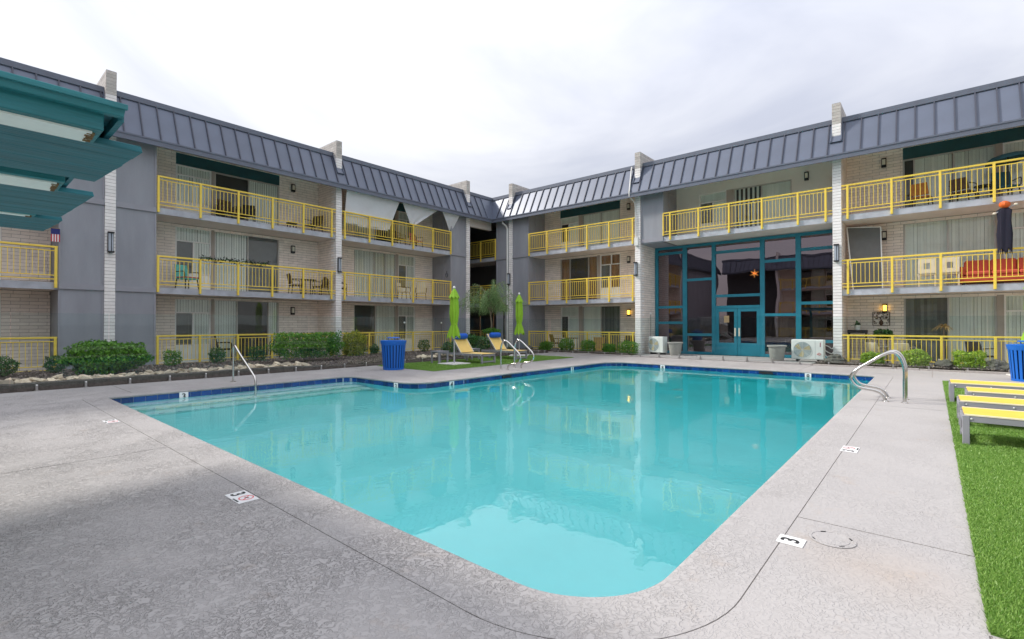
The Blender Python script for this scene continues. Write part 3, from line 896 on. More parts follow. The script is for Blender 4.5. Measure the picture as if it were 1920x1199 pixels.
def glazed(W, name, u0, u1, z0, z1, cells, mt='white_frame', fw=0.045):
    """frame with panes; cells = (u0,u1,z0,z1,covering) in fractions of the opening"""
    v = BD+0.05; mb = MB()
    mb.box(u0, u0+fw, v-0.04, v+0.06, z0, z1).box(u1-fw, u1, v-0.04, v+0.06, z0, z1)
    mb.box(u0+fw, u1-fw, v-0.04, v+0.06, z1-fw, z1).box(u0+fw, u1-fw, v-0.04, v+0.06, z0, z0+fw)
    o = W.part(name, mb, mt, 0.004); H = z1-z0; L = u1-u0; bars = MB(); seen_b = set()
    for a, b, c, d, cov in cells:
        x0, x1, y0, y1 = u0+a*L, u0+b*L, z0+c*H, z0+d*H
        for val, ax in ((x1, 'u'), (y0, 'z')):
            lo = u0 if ax == 'u' else z0; hi = u1 if ax == 'u' else z1
            if lo+0.06 < val < hi-0.06:
                k = (ax, round(val, 3), round(y0 if ax == 'u' else x0, 3))
                if k in seen_b: continue
                seen_b.add(k)
                if ax == 'u': bars.box(val-0.022, val+0.022, v-0.032, v+0.05, y0, y1)
                else: bars.box(x0+0.023, x1-0.023, v-0.030, v+0.048, val-0.022, val+0.022)
        MB().box(x0+0.02, x1-0.02, v+0.004, v+0.010, y0+0.02, y1-0.02).obj('pane', 'window_glass', o)
        if cov: covering(W, o, x0+0.02, x1-0.02, y0+0.02, y1-0.02, cov, v)
    if bars.v: bars.obj('mullion', mt, o)
    return o

def railing(W, u0, u1, z0, posts, ground=False):
    mb = MB(); mb.box(u0, u1, -0.03, 0.03, z0+1.02, z0+1.075)
    for h in (0.92, 0.19, 0.075): mb.box(u0, u1, -0.012, 0.012, z0+h, z0+h+0.028)
    r = W.part('railing', mb, 'yellow_paint', 0.004)
    for p_ in posts:
        mk('post', POST_G if ground else POST, r, (p_, 0, z0))
    ps = sorted([u0] + list(posts) + [u1])
    rest = MB()
    for a, b in zip(ps, ps[1:]):
        n = int((b-a)/0.1255+0.3)
        for k in range(1, n):
            u = a+(b-a)*k/n
            W.bal.append((u, z0, r))
    return r
POST = MB().box(-0.033, 0.033, -0.035, 0.040, -0.17, 1.05).mesh('post', 'yellow_paint', 0.006)
POST_G = MB().box(-0.033, 0.033, -0.035, 0.040, 0.0, 1.05).mesh('post', 'yellow_paint', 0.006)
BAL = MB().box(-0.008, 0.008, -0.008, 0.008, 0.205, 0.935).mesh('baluster', 'yellow_paint')

def wall_lamp(W, u, z, lit=False, v=None):
    v = BD if v is None else v
    mb = MB().box(-0.075, 0.075, -0.02, 0.0, -0.17, 0.17).box(-0.07, 0.07, -0.12, -0.02, -0.17, -0.09).box(-0.07, 0.07, -0.12, -0.02, 0.12, 0.16)
    for s in (-1, 1): mb.box(s*0.062-0.008, s*0.062+0.008, -0.12, -0.105, -0.09, 0.12)
    o = W.part('wall_lamp', mb, 'lamp_black', loc=(u, v, z))
    MB().box(-0.05, 0.05, -0.10, -0.025, -0.088, 0.118).obj('lamp_glass', 'lamp_lit' if lit else 'lamp_pale', o)
def sconce(W, u, z0, z1):
    mb = MB().box(-0.075, 0.075, -0.06, 0.0, z0, z1).box(-0.085, 0.085, -0.14, -0.06, z0, z0+0.05).box(-0.085, 0.085, -0.14, -0.06, z1-0.05, z1)
    o = W.part('sconce', mb, 'lamp_black', 0.008, loc=(u, -0.035, 0))
    MB().lathe([(0.035, z0+0.05), (0.035, z1-0.05)], 10, (-0.028, -0.085, 0)).obj('light_tube', 'sconce_glass', o)
    MB().lathe([(0.022, z0+0.05), (0.022, z1-0.05)], 10, (0.042, -0.085, 0)).obj('light_tube', 'sconce_glass', o)

def closet(W, u0, u1, floors, trims=True, side_door=None):
    z0 = floors[0]*FL if floors[0] else 0.0; z1 = floors[-1]*FL+FL if floors[-1] < 2 else 7.88
    o = W.part('closet_box', MB().box(u0, u1, 0.035, BD+0.1, z0-(0.24 if floors[0] else 0.05), z1), 'grey_stucco')
    for f in floors:
        a = f*FL; mb = MB()
        for s0, s1 in ((u0, u0+0.05), (u1-0.05, u1)): mb.box(s0, s1, 0.016, 0.035, a+0.02, min(z1, a+FL-0.24))
        if f: mb.box(u0, u1, -0.012, 0.035, a-0.19, a-0.02)
        mb.obj('trim', 'grey_trim', o)
        if side_door:
            x, sg = (u1, 1) if side_door > 0 else (u0, -1)
            d = MB()
            for v0, v1, zz0, zz1 in ((0.62, 0.66, 0.02, 2.1), (1.36, 1.40, 0.02, 2.1), (0.66, 1.36, 2.06, 2.1)):
                d.box(min(x, x+sg*0.02), max(x, x+sg*0.02), v0, v1, a+zz0, a+zz1)
            d.box(min(x, x+sg*0.05), max(x, x+sg*0.05), 0.70, 0.73, a+0.98, a+1.04)
            d.obj('closet_door', 'grey_trim', o)
    return o
def slab(W, u0, u1, f):
    z = f*FL
    o = W.part('balcony_slab', MB().box(u0, u1, 0.062, BD+0.16, z-0.20, z), 'slab_paint')
    MB().box(u0, u1, 0.040, 0.0615, z-0.215, z-0.003).obj('slab_edge', 'slab_edge', o)

PANEL = None
def roof(W, u0, u1, valley=None, fins=(), fascia_mt='roof_trim'):
    """mansard of standing-seam pans between u0 and u1; valley=(end, sign) mitres one end"""
    def at(t, v_off=0.0): return (EAVE_V+(TOP_V-EAVE_V)*t, EAVE_Z+(TOP_Z-EAVE_Z)*t)
    lo, hi = u0, u1
    ext = TOP_V - EAVE_V
    top_u0 = lo - ext if valley == 'lo' else lo; top_u1 = hi + ext if valley == 'hi' else hi
    mb = MB().box(min(lo, top_u0)+0.02, max(hi, top_u1)-0.02, TOP_V+0.02, 9.0, 8.80, 8.93)
    r = W.part('roof', mb, 'roof_trim')
    pitch = 7.87/16; n = int(math.floor((hi-lo)/pitch)); nrm = Vector((0, -(TOP_Z-EAVE_Z), (TOP_V-EAVE_V))).normalized()
    P = lambda u, t, h: (u, EAVE_V+(TOP_V-EAVE_V)*t + nrm.y*h, EAVE_Z+(TOP_Z-EAVE_Z)*t + nrm.z*h)
    def pan(w):
        m = MB(); g = 0.006
        m.hexa([P(g, 0, -0.03), P(w-g, 0, -0.03), P(w-g, 0, 0), P(g, 0, 0), P(g, 1, -0.03), P(w-g, 1, -0.03), P(w-g, 1, 0), P(g, 1, 0)])
        m.hexa([P(-0.016, 0, -0.01), P(0.016, 0, -0.01), P(0.016, 0, 0.05), P(-0.016, 0, 0.05), P(-0.016, 1, -0.01), P(0.016, 1, -0.01), P(0.016, 1, 0.05), P(-0.016, 1, 0.05)])
        return m
    start = lo
    if valley == 'lo': start = hi - n*pitch
    me = pan(pitch).mesh('roof_panel', 'roof_metal'); me.materials.append(MATS['roof_seam_shade'])
    for pg in list(me.polygons)[6:]: pg.material_index = 1  # rib faces take the darker colour that paints in their shade
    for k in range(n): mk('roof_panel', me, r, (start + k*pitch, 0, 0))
    if valley:
        e0, e1 = (lo, start) if valley == 'lo' else (start+n*pitch, hi)
        m = MB()
        if valley == 'hi':
            m.hexa([P(e0, 0, -0.03), P(e1, 0, -0.03), P(e1, 0, 0), P(e0, 0, 0), P(e0, 1, -0.03), P(e1+ext, 1, -0.03), P(e1+ext, 1, 0), P(e0, 1, 0)])
            m.hexa([P(e0-0.016, 0, 0), P(e0+0.016, 0, 0), P(e0+0.016, 0, 0.05), P(e0-0.016, 0, 0.05), P(e0-0.016, 1, 0), P(e0+0.016, 1, 0), P(e0+0.016, 1, 0.05), P(e0-0.016, 1, 0.05)])
        else:
            m.hexa([P(e0, 0, -0.03), P(e1, 0, -0.03), P(e1, 0, 0), P(e0, 0, 0), P(e0-ext, 1, -0.03), P(e1, 1, -0.03), P(e1, 1, 0), P(e0-ext, 1, 0)])
        m.obj('roof_panel', 'roof_metal', r)
    fa = MB().hexa([(lo, EAVE_V-0.035, EAVE_Z-0.19), (hi, EAVE_V-0.035, EAVE_Z-0.19), (hi, EAVE_V+0.03, EAVE_Z-0.19), (lo, EAVE_V+0.03, EAVE_Z-0.19),
                    (lo, EAVE_V-0.035, EAVE_Z+0.015), (hi, EAVE_V-0.035, EAVE_Z+0.015), (hi, EAVE_V+0.03, EAVE_Z+0.015), (lo, EAVE_V+0.03, EAVE_Z+0.015)])
    fa.box(lo, hi, EAVE_V-0.055, EAVE_V-0.0352, EAVE_Z-0.03, EAVE_Z+0.022)
    fa.box(lo, hi, EAVE_V-0.050, EAVE_V-0.0354, EAVE_Z-0.195, EAVE_Z-0.15)
    fa.obj('fascia', fascia_mt, r)
    MB().box(top_u0, top_u1, TOP_V-0.05, TOP_V+0.04, TOP_Z-0.02, TOP_Z+0.17).obj('cap_flashing', 'roof_trim', r, bevel=0.01)
    MB().box(lo, hi, EAVE_V+0.24, BD+0.2, 7.88, 7.92).obj('soffit', 'slab_paint', r)
    for c in fins:
        m = MB()
        for sg in (-1, 1): m.hexa([P(c+sg*0.155-0.012, 0.40, 0.0), P(c+sg*0.155+0.012, 0.40, 0.0), P(c+sg*0.155+0.012, 0.40, 0.09), P(c+sg*0.155-0.012, 0.40, 0.09), P(c+sg*0.155-0.012, 1, 0.0), P(c+sg*0.155+0.012, 1, 0.0), P(c+sg*0.155+0.012, 1, 0.09), P(c+sg*0.155-0.012, 1, 0.09)])
        m.hexa([P(c-0.19, 0.38, 0.003), P(c+0.19, 0.38, 0.003), P(c+0.19, 0.38, 0.06), P(c-0.19, 0.38, 0.06), P(c-0.17, 0.60, 0.003), P(c+0.17, 0.60, 0.003), P(c+0.17, 0.60, 0.03), P(c-0.17, 0.60, 0.03)])
        m.obj('fin_flashing', 'roof_metal', r)
    return r
def finish(W):
    """single blocks and balusters: the largest in view as pieces of their own, the rest joined"""
    rank = []
    for b in W.bricks:
        ok, d = seen(W.world(*b[0])); rank.append((-(max(b[1][0], b[1][1])*b[1][2]/d**2) if ok else 0, b))
    rank.sort(key=lambda t: t[0])
    unit = {}
    for i, (_k, b) in enumerate(rank[:300]):
        mt = b[2]
        if mt not in unit: unit[mt] = MB().box(-0.5, 0.5, -0.5, 0.5, -0.5, 0.5).mesh('brick', mt)
        mk('brick', unit[mt], W.root, b[0], None, b[1])
    for mt in ('brick', 'brick_white', 'brick_weathered'):
        mb = MB()
        for _k, (c, s, m) in rank[300:]:
            if m == mt: mb.box(c[0]-s[0]/2, c[0]+s[0]/2, c[1]-s[1]/2, c[1]+s[1]/2, c[2]-s[2]/2, c[2]+s[2]/2)
        if mb.v: W.part('bricks', mb, mt, kind='stuff')
    rank = []
    for u, z, r in W.bal:
        ok, d = seen(W.world(u, 0, z+0.5)); rank.append((d if ok and W.detail else 999, u, z, r))
    rank.sort(key=lambda t: t[0]); rest = {}
    for i, (d, u, z, r) in enumerate(rank):
        if i < 300 and d < 900: mk('baluster', BAL, r, (u, 0, z))
        else:
            if r.name not in rest: rest[r.name] = (r, MB())
            rest[r.name][1].box(u-0.008, u+0.008, -0.008, 0.008, z+0.205, z+0.935)
    for r, mb in rest.values(): mb.obj('balusters', 'yellow_paint', r, kind='stuff')

# openings of one storey, measured from the pilaster that carries the closet
def storey(W, c, sgn, f, door, win, cells_d, cells_w, u_lo, u_hi, header=False, lamp=None, lit=False, brick=True, tall=None):
    z0 = f*FL; zt = z0 + (2.03 if f == 2 else 2.42)
    if tall: zt = z0 + tall
    fx = lambda a, b: tuple(sorted((c+sgn*a, c+sgn*b)))
    holes = []
    d0, d1 = fx(*door); w0, w1 = fx(*win)
    holes.append((min(d0, w0), max(d1, w1), z0+0.0, zt))
    z_top = z0+FL-0.20 if f < 2 else 7.88
    back_wall(W, u_lo, u_hi, z0, z_top, holes, brick)
    glazed(W, 'sliding_door', d0, d1, z0+0.01, zt, cells_d if sgn > 0 else [(1-b, 1-a, c_, d_, k) for a, b, c_, d_, k in cells_d], 'alu_frame')
    sill = 0.63
    glazed(W, 'window', w0, w1, z0+sill, zt, cells_w if sgn > 0 else [(1-b, 1-a, c_, d_, k) for a, b, c_, d_, k in cells_w], 'white_frame')
    W.part('sill_panel', MB().box(w0, w1, BD+0.03, BD+0.12, z0, z0+sill-0.002), 'blind', label='pale panel under the window')
    g0, g1 = (w1, d0) if w1 <= d0 else (d1, w0)
    W.part('door_post', MB().box(g0+0.001, g1-0.001, BD-0.01, BD+0.13, z0, zt), 'tan_post')
    if header: W.part('header_panel', MB().box(min(d0, w0), max(d1, w1), BD-0.012, BD+0.0075, zt, zt+0.42), 'teal_dark')
    if lamp is not None: wall_lamp(W, c+sgn*lamp, z0+2.03, lit)

D_SC_BL = [(0, 0.5, 0, 1, 'screen'), (0.5, 1, 0, 1, 'blind')]
D_BL_SC = [(0, 0.5, 0, 1, 'blind'), (0.5, 1, 0, 1, 'screen_grey')]
W_STD = [(0, 1, 0.70, 1, 'blind'), (0, 0.5, 0, 0.70, 'screen_grey'), (0.5, 1, 0, 0.70, 'blind')]
W_BL = [(0, 1, 0.74, 1, 'blind'), (0, 0.5, 0, 0.74, 'blind'), (0.5, 1, 0, 0.74, 'blind')]

# ---- left wing: along x, facing the pool
A_PL, B_PL = 19.763, 21.169
LW = Wing('grey and white brick apartment wing along the left side with yellow balcony railings', (0, A_PL, 0), 0)
for c in (-4.46, 3.41, 11.28, 19.17): pilaster(LW, c)
W = LW
W.part('rear_mass', MB().box(-15.5, 19.3, 2.6, 9.0, -0.05, 8.79), 'corridor')
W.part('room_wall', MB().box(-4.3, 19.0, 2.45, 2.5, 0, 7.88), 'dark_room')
W.part('end_wall', MB().box(-15.5, -4.7, 0.0, 2.55, -0.05, 7.88), 'grey_stucco')
# far-left bay (its closet at x 2.2 .. 3.27)
closet(W, 2.21, 3.27, [0, 1, 2]); closet(W, 3.55, 4.63, [0, 1, 2])
closet(W, 17.90, 19.03, [0, 1, 2], side_door=-1)
for f in (1, 2):
    slab(W, -4.32, 2.205, f); slab(W, 4.635, 11.14, f); slab(W, 11.42, 17.895, f)
W.part('patio_slab', MB().box(-4.3, 19.0, 0.0, BD+0.1, -0.05, 0.015), 'slab_paint')
for f in (0, 1, 2):
    z = f*FL if f else 0.0; g = f == 0
    railing(W, -4.30, 2.19, z, [2.15, 0.895, -0.36, -1.615, -2.87, -4.125], g)
    railing(W, 4.65, 11.135, z, [4.68 + 1.2545*k for k in range(6)], g)
    railing(W, 11.425, 17.92, z, [11.58 + 1.26*k for k in range(6)], g)
    storey(W, 3.41, -1, f, (3.6, 6.1), (2.3, 3.5), D_BL_SC, W_STD, -4.32, 2.2, f == 2, 6.55)
storey(W, 3.41, 1, 2, (3.47, 5.97), (2.17, 3.36), [(0, 0.51, 0, 1, 'screen'), (0.51, 1, 0, 1, 'blind')], W_BL, 4.63, 11.15, True, 6.55)
storey(W, 3.41, 1, 1, (3.47, 5.97), (2.17, 3.36), D_BL_SC, W_STD, 4.63, 11.15, False, 6.55)
storey(W, 3.41, 1, 0, (3.47, 5.97), (2.17, 3.36), [(0, 0.34, 0, 1, 'blind'), (0.34, 0.83, 0, 1, 'screen'), (0.83, 1, 0, 1, 'blind')], W_STD, 4.63, 11.15, False, 6.55)
storey(W, 19.15, -1, 2, (3.72, 6.16), (2.45, 3.57), D_SC_BL, W_STD, 11.41, 17.9, True, None)
storey(W, 19.15, -1, 1, (3.72, 6.16), (2.45, 3.57), [(0, 0.26, 0, 1, 'blind'), (0.26, 0.52, 0, 1, 'blind'), (0.52, 1, 0, 1, 'blind')],
       [(0, 1, 0.70, 1, 'blind'), (0, 0.5, 0, 0.70, 'blind'), (0.5, 1, 0, 0.70, 'screen_grey')], 11.41, 17.9, False, 7.35)
storey(W, 19.15, -1, 0, (3.72, 6.16), (2.45, 3.57), [(0, 0.5, 0, 1, 'blind'), (0.5, 1, 0, 1, 'screen')],
       [(0, 1, 0.70, 1, 'blind'), (0, 0.5, 0, 0.70, 'blind'), (0.5, 1, 0, 0.70, 'screen_grey')], 11.41, 17.9, False, 7.35)
for c in (3.41, 11.28): sconce(W, c, 3.71, 4.37)
roof(W, -15.5, 20.81, 'hi', (-4.46, 3.41, 11.28, 19.17))
W.part('corner_beam', MB().box(19.32, 21.2, 0.10, 0.30, 7.0, 7.5), 'slab_paint')
W.part('corner_ceiling', MB().box(19.25, 21.4, 0.31, 9.0, 7.55, 8.79), 'corridor')
W.part('corner_wall', MB().box(19.05, 19.31, 1.92, 9.0, 0.0, 7.54), 'corridor')
finish(LW)

# ---- right wing: along y (local u = -y), lobby in its middle bay
RW = Wing('grey and white brick apartment wing with the two-storey teal-framed lobby on the right', (B_PL, 0, 0), R(-90))
W = RW
for c in (-18.30, -10.43, -2.60): pilaster(W, c)
W.part('rear_mass', MB().box(-30, 6, 5.2, 10, -0.05, 8.79), 'corridor')
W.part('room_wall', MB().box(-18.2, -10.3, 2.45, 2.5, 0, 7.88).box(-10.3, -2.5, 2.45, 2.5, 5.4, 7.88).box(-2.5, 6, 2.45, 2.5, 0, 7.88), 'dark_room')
closet(W, -19.45, -18.44, [0, 1, 2]); closet(W, -18.16, -17.02, [0, 1, 2], side_door=1); closet(W, -10.28, -9.20, [2], side_door=1)
# breezeway in the corner
W.part('breezeway_wall', MB().box(-30, -19.46, 2.2, 2.3, 0, 7.88).box(-24.2, -24.0, -3, 2.2, 0, 7.88), 'corridor')
W.part('breezeway_door', MB().box(-20.9, -19.95, 2.16, 2.195, 0.02, 2.1).box(-20.9, -19.95, 2.16, 2.195, 2.72, 4.8).box(-20.9, -19.95, 2.16, 2.195, 5.42, 7.4), 'grey_trim')
W.part('breezeway_ceiling', MB().box(-30, -19.42, 0.235, 5.15, 7.55, 8.79), 'corridor')
for f in (1, 2):
    slab(W, -23.9, -19.46, f); slab(W, -17.0, -10.58, f); slab(W, -2.46, 6.0, f)
slab(W, -9.195, -2.74, 2)
W.part('lobby_ceiling', MB().box(-10.28, -9.2, 0.04, BD+0.1, 5.17, 5.20).box(-10.28, -2.74, BD+0.03, 5.2, 5.17, 5.30), 'slab_paint')
W.part('patio_slab', MB().box(-24, -10.6, 0.0, BD+0.1, -0.05, 0.015).box(-2.46, 6, 0.0, BD+0.1, -0.05, 0.015), 'slab_paint')
for f in (0, 1, 2):
    z = f*FL; g = f == 0
    railing(W, -23.5, -19.47, z, [-19.51, -20.72, -21.97, -23.2], g)
    railing(W, -16.99, -10.57, z, [-16.96 + 1.252*k for k in range(6)], g)
    railing(W, -2.46, 6.0, z, [-2.28 + 1.255*k for k in range(7)], g)
railing(W, -9.18, -2.74, 2*FL, [-8.87, -7.61, -6.355, -5.105, -3.85, -2.95])
railing_end = MB().box(-9.215, -9.165, -0.03, 0.03, 5.44, 6.45); W.part('railing_end_post', railing_end, 'yellow_paint', 0.005)
storey(W, -18.30, 1, 2, (3.83, 6.12), (2.38, 3.6), [(0, 0.5, 0, 1, 'blind'), (0.5, 1, 0, 1, 'blind')], [(0, 1, 0.74, 1, 'blind'), (0, 0.45, 0, 0.74, 'screen'), (0.45, 1, 0, 0.74, 'blind')], -17.03, -10.56, True, 6.63)
storey(W, -18.30, 1, 1, (2.38, 4.77), (4.93, 6.13), [(0, 0.26, 0, 1, 'curtain'), (0.26, 0.76, 0, 1, 'screen'), (0.76, 1, 0, 1, 'curtain')],
       [(0, 0.55, 0.70, 1, 'curtain'), (0.55, 1, 0.70, 1, 'curtain'), (0, 0.5, 0, 0.70, 'screen_grey'), (0.5, 1, 0, 0.70, 'curtain')], -17.03, -10.56, False, 6.63)
storey(W, -18.30, 1, 0, (3.83, 6.12), (2.38, 3.6), [(0, 0.5, 0, 1, 'blind'), (0.5, 1, 0, 1, 'blind_dark')], [(0, 1, 0.70, 1, 'blind'), (0, 0.42, 0, 0.70, 'screen'), (0.42, 1, 0, 0.70, 'blind')], -17.03, -10.56, False, 6.63, True)
storey(W, -10.43, 1, 2, (3.79, 6.08), (2.31, 3.51), [(0, 0.5, 0, 1, 'stripe'), (0.5, 1, 0, 1, 'blind')], W_STD, -9.2, -2.73, False, 6.62, False, False)
storey(W, 5.25, -1, 2, (3.62, 6.02), (2.25, 3.45), [(0, 0.43, 0, 1, 'blind'), (0.43, 0.87, 0, 1, 'blind'), (0.87, 1, 0, 1, 'screen')], W_STD, -2.47, 5.0, True, 6.57)
storey(W, 5.25, -1, 1, (3.62, 6.02), (2.25, 3.45), [(0, 0.5, 0, 1, 'blind'), (0.5, 1, 0, 1, 'blind')], W_STD, -2.47, 5.0, False, 6.57)
storey(W, 5.25, -1, 0, (3.62, 6.02), (2.25, 3.45), [(0, 0.5, 0, 1, 'blind'), (0.5, 1, 0, 1, 'blind_dark')], W_STD, -2.47, 5.0, False, 6.57, True)
for c in (-18.37, -10.50, -2.61): sconce(W, c, 3.71, 4.35)
roof(W, -19.40, 6.0, 'lo', (-18.30, -10.43, -2.60))

# lobby glazing
FR = 'teal_frame'; V0 = BD
verts_u = [(-10.27, -10.12), (-8.91, -8.71), (-7.57, -7.40), (-5.56, -5.38), (-4.22, -4.03), (-2.90, -2.74)]
mb = MB()
for a, b in verts_u: mb.box(a, b, V0-0.03, V0+0.12, 0.055, 5.04)
mb.box(-10.27, -2.74, V0-0.028, V0+0.118, 5.0402, 5.168)
sf = W.part('lobby_glazing', mb, FR, 0.006)
cols = [(-10.12, -8.91, [0.055, 1.45, 2.20, 4.78]), (-8.71, -7.57, [0.055, 0.90, 3.45]), (-7.40, -5.56, [2.15, 2.65, 4.62]), (-5.38, -4.22, [0.055, 1.78, 4.05]), (-4.03, -2.90, [0.055, 0.70, 2.24, 4.42])]
bars = MB()
for a, b, zs in cols:
    ed = zs + [5.04]
    for i, z in enumerate(ed[:-1]):
        MB().box(a+0.001, b-0.001, V0-0.026, V0+0.10, z, z+0.12).obj('transom', FR, sf, bevel=0.004)
        MB().box(a-0.01, b+0.01, V0+0.03, V0+0.038, z+0.10, ed[i+1]+0.01).obj('pane', 'lobby_glass', sf)

for s, (a, b) in enumerate(((-7.395, -6.485), (-6.475, -5.565))):
    d = MB().box(a, a+0.13, V0-0.02, V0+0.05, 0.06, 2.14).box(b-0.13, b, V0-0.02, V0+0.05, 0.06, 2.14).box(a+0.13, b-0.13, V0-0.02, V0+0.05, 0.06, 0.62).box(a+0.13, b-0.13, V0-0.02, V0+0.05, 2.0, 2.14)
    d.obj('door_leaf', FR, sf, bevel=0.005)
    MB().box(a+0.12, b-0.12, V0+0.012, V0+0.02, 0.61, 2.01).obj('door_pane', 'lobby_glass', sf)
    x = b-0.11 if s == 0 else a+0.05
    MB().box(x, x+0.06, V0-0.055, V0-0.021, 0.92, 1.28).obj('door_plate', 'cloth_cream', sf)
MB().box(-7.05, -6.83, V0+0.006, V0+0.0115, 1.52, 1.82).obj('paper_notice', 'wood_bin', sf)
# lobby interior
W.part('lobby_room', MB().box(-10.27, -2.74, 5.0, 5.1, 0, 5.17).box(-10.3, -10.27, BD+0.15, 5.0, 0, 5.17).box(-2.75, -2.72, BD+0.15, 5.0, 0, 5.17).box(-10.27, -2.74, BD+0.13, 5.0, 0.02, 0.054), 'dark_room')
# gutter pipes
o = W.part('downspout', MB().tube([(-10.82, TOP_V-0.1, 8.93), (-10.80, TOP_V-0.18, 8.80), (-10.70, -0.28, 7.80), (-10.66, -0.40, 7.62), (-10.66, -0.40, 7.40), (-10.53, -0.12, 7.15), (-10.52, -0.07, 6.9), (-10.49, -0.07, 5.45)], 0.032, 8), 'pvc')
MB().box(-10.55, -10.37, -0.13, -0.035, 5.12, 5.50).obj('pipe_cover', 'white_plastic', o)
W.part('downspout', MB().tube([(-18.72, -0.25, 7.45), (-18.70, -0.25, 7.25), (-18.55, -0.10, 7.08), (-18.50, -0.08, 6.9), (-18.50, -0.08, 0.1)], 0.05, 8), 'white_plastic')
finish(RW)

# ---- wing behind the viewer's left, seen mirrored in the lobby glass
BW = Wing('grey apartment wing closing the courtyard opposite the lobby', (-15.0, 0, 0), R(90), False)
W = BW
for c in (-10.4, -2.6, 5.25, 13.1): pilaster(W, c)
W.part('rear_mass', MB().box(-16, 19, 2.0, 8.0, -0.05, 8.79), 'corridor')
for k, c in enumerate((-10.4, -2.6, 5.25)):
    closet(W, c+0.15, c+1.2, [0, 1, 2])
    for f in (0, 1, 2):
        if f: slab(W, c+1.21, c+7.7, f)
        railing(W, c+1.22, c+7.7, f*FL, [c+1.3+1.25*j for j in range(6)], f == 0)
        storey(W, c, 1, f, (3.5, 6.0), (2.2, 3.4), [(0, 0.5, 0, 1, 'blind'), (0.5, 1, 0, 1, 'screen')], [(0, 1, 0.7, 1, 'blind'), (0, 1, 0, 0.7, 'screen')], c+1.2, c+7.73, f == 2, None)
roof(W, -16, 19, None, (-10.4, -2.6, 5.25, 13.1))
finish(BW)

# ================================================================== CANOPY, RAILS, FURNITURE
# teal wooden shade canopy at the upper left
cn = thing('shade_canopy', 'weathered teal wooden shade canopy jutting in at the upper left', 'canopy', (-1.5, 5.6, 0))
L0, CX, CY = -3.2, 1.5, -5.6          # local offsets: world x = lx - 1.5, world y = ly + 5.6
def cbox(x0, x1, y0, y1, z0, z1): return MB().box(x0+CX, x1+CX, y0+CY, y1+CY, z0, z1)
cbox(L0, 0.66, 3.60, 8.1, 2.715, 2.745).obj('roof_sheet', 'teal_wood', cn)
m = MB().hexa([(L0+CX, 3.60+CY, 2.675), (0.68+CX, 3.60+CY, 2.675), (0.68+CX, 3.645+CY, 2.675), (L0+CX, 3.645+CY, 2.675), (L0+CX, 3.585+CY, 2.735), (0.69+CX, 3.585+CY, 2.735), (0.69+CX, 3.645+CY, 2.735), (L0+CX, 3.645+CY, 2.735)])
m.box(L0+CX, 0.695+CX, 3.57+CY, 3.5845+CY, 2.712, 2.745)
m.obj('cap_board', 'teal_wood_light', cn, bevel=0.003)
cbox(0.661, 0.69, 3.646, 8.1, 2.66, 2.74).obj('end_board', 'teal_wood', cn)
for (y0, y1, xe, zb) in ((3.66, 3.965, 0.60, 2.585), (5.22, 5.64, 0.62, 2.585), (7.10, 7.26, 0.62, 2.60)):
    b = cbox(L0, xe, y0, y1, zb, 2.713).obj('beam', 'teal_wood_light', cn, bevel=0.006)
    cbox(L0, xe-0.045, y0+0.05, y1-0.035, zb-0.012, zb-0.001).obj('soffit_strip', 'pale_mint', b)
    mm = MB()
    for k in range(5): mm.box(xe-0.05+CX-random.uniform(0.0, 0.03), xe-0.03+CX, y0+CY+0.07+k*(y1-y0-0.13)/5, y0+CY+0.06+(k+0.8)*(y1-y0-0.13)/5, zb-0.014-0.004*k % 0.01, zb-0.002)
    mm.obj('rotten_patch', 'rot_wood', b)
for (y0, y1, xa, xb) in ((3.985, 5.10, 0.86, 0.78), (5.68, 7.08, 0.87, 0.80), (7.28, 8.3, 0.85, 0.79)):
    mb = MB(); n = 5; w = (y1-y0)/n
    for k in range(n):
        ya, yb = y0+k*w, y0+(k+1)*w-0.004; ea = xa+(xb-xa)*k/n+random.uniform(-0.006, 0.006); eb = xa+(xb-xa)*(k+1)/n
        MB().hexa([(L0+CX, ya+CY, 2.60), (ea+CX, ya+CY, 2.60), (eb+CX, yb+CY, 2.60), (L0+CX, yb+CY, 2.60), (L0+CX, ya+CY, 2.64), (ea+CX-0.01, ya+CY, 2.64), (eb+CX-0.01, yb+CY, 2.64), (L0+CX, yb+CY, 2.64)]).obj('plank', 'teal_wood', cn, bevel=0.003)
for x in (-2.9,):
    for y in (3.75, 7.9): cbox(x-0.09, x+0.09, y-0.09, y+0.09, 0.0, 2.584).obj('post', 'teal_wood', cn, bevel=0.008)

# stainless grab rails
def smooth(pts, n=6):
    P = [Vector(p) for p in pts]; out = []
    for i in range(len(P)-1):
        a, b, c, d = P[max(i-1, 0)], P[i], P[i+1], P[min(i+2, len(P)-1)]
        for k in range(n):
            t = k/n; out.append(0.5*((2*b)+(c-a)*t+(2*a-5*b+4*c-d)*t*t+(3*b-a-3*c+d)*t**3))
    out.append(P[-1]); return out
def grab_rail(loc, rz, label, group=None):
    t = thing('grab_rail', label, 'pool rail', loc, rz, group)
    pts = [(0, 0, 0), (0, 0, 0.35), (0, 0, 0.62), (0, 0.045, 0.80), (0, 0.11, 0.90), (0, 0.20, 0.925), (0, 0.34, 0.86), (0, 0.47, 0.765), (0, 0.72, 0.575), (0, 0.80, 0.47), (0, 0.815, 0.37), (0, 0.73, 0.255), (0, 0.59, 0.215), (0, 0.43, 0.19), (0, 0.33, 0.13), (0, 0.285, 0.03), (0, 0.28, 0)]
    MB().tube(smooth(pts), 0.028, 12).obj('tube', 'steel', t)
    for y in (0, 0.28): MB().lathe([(0.055, 0.0), (0.055, 0.008), (0.035, 0.016), (0.03, 0.022)], 16, (0, y, 0)).obj('escutcheon', 'steel', t)
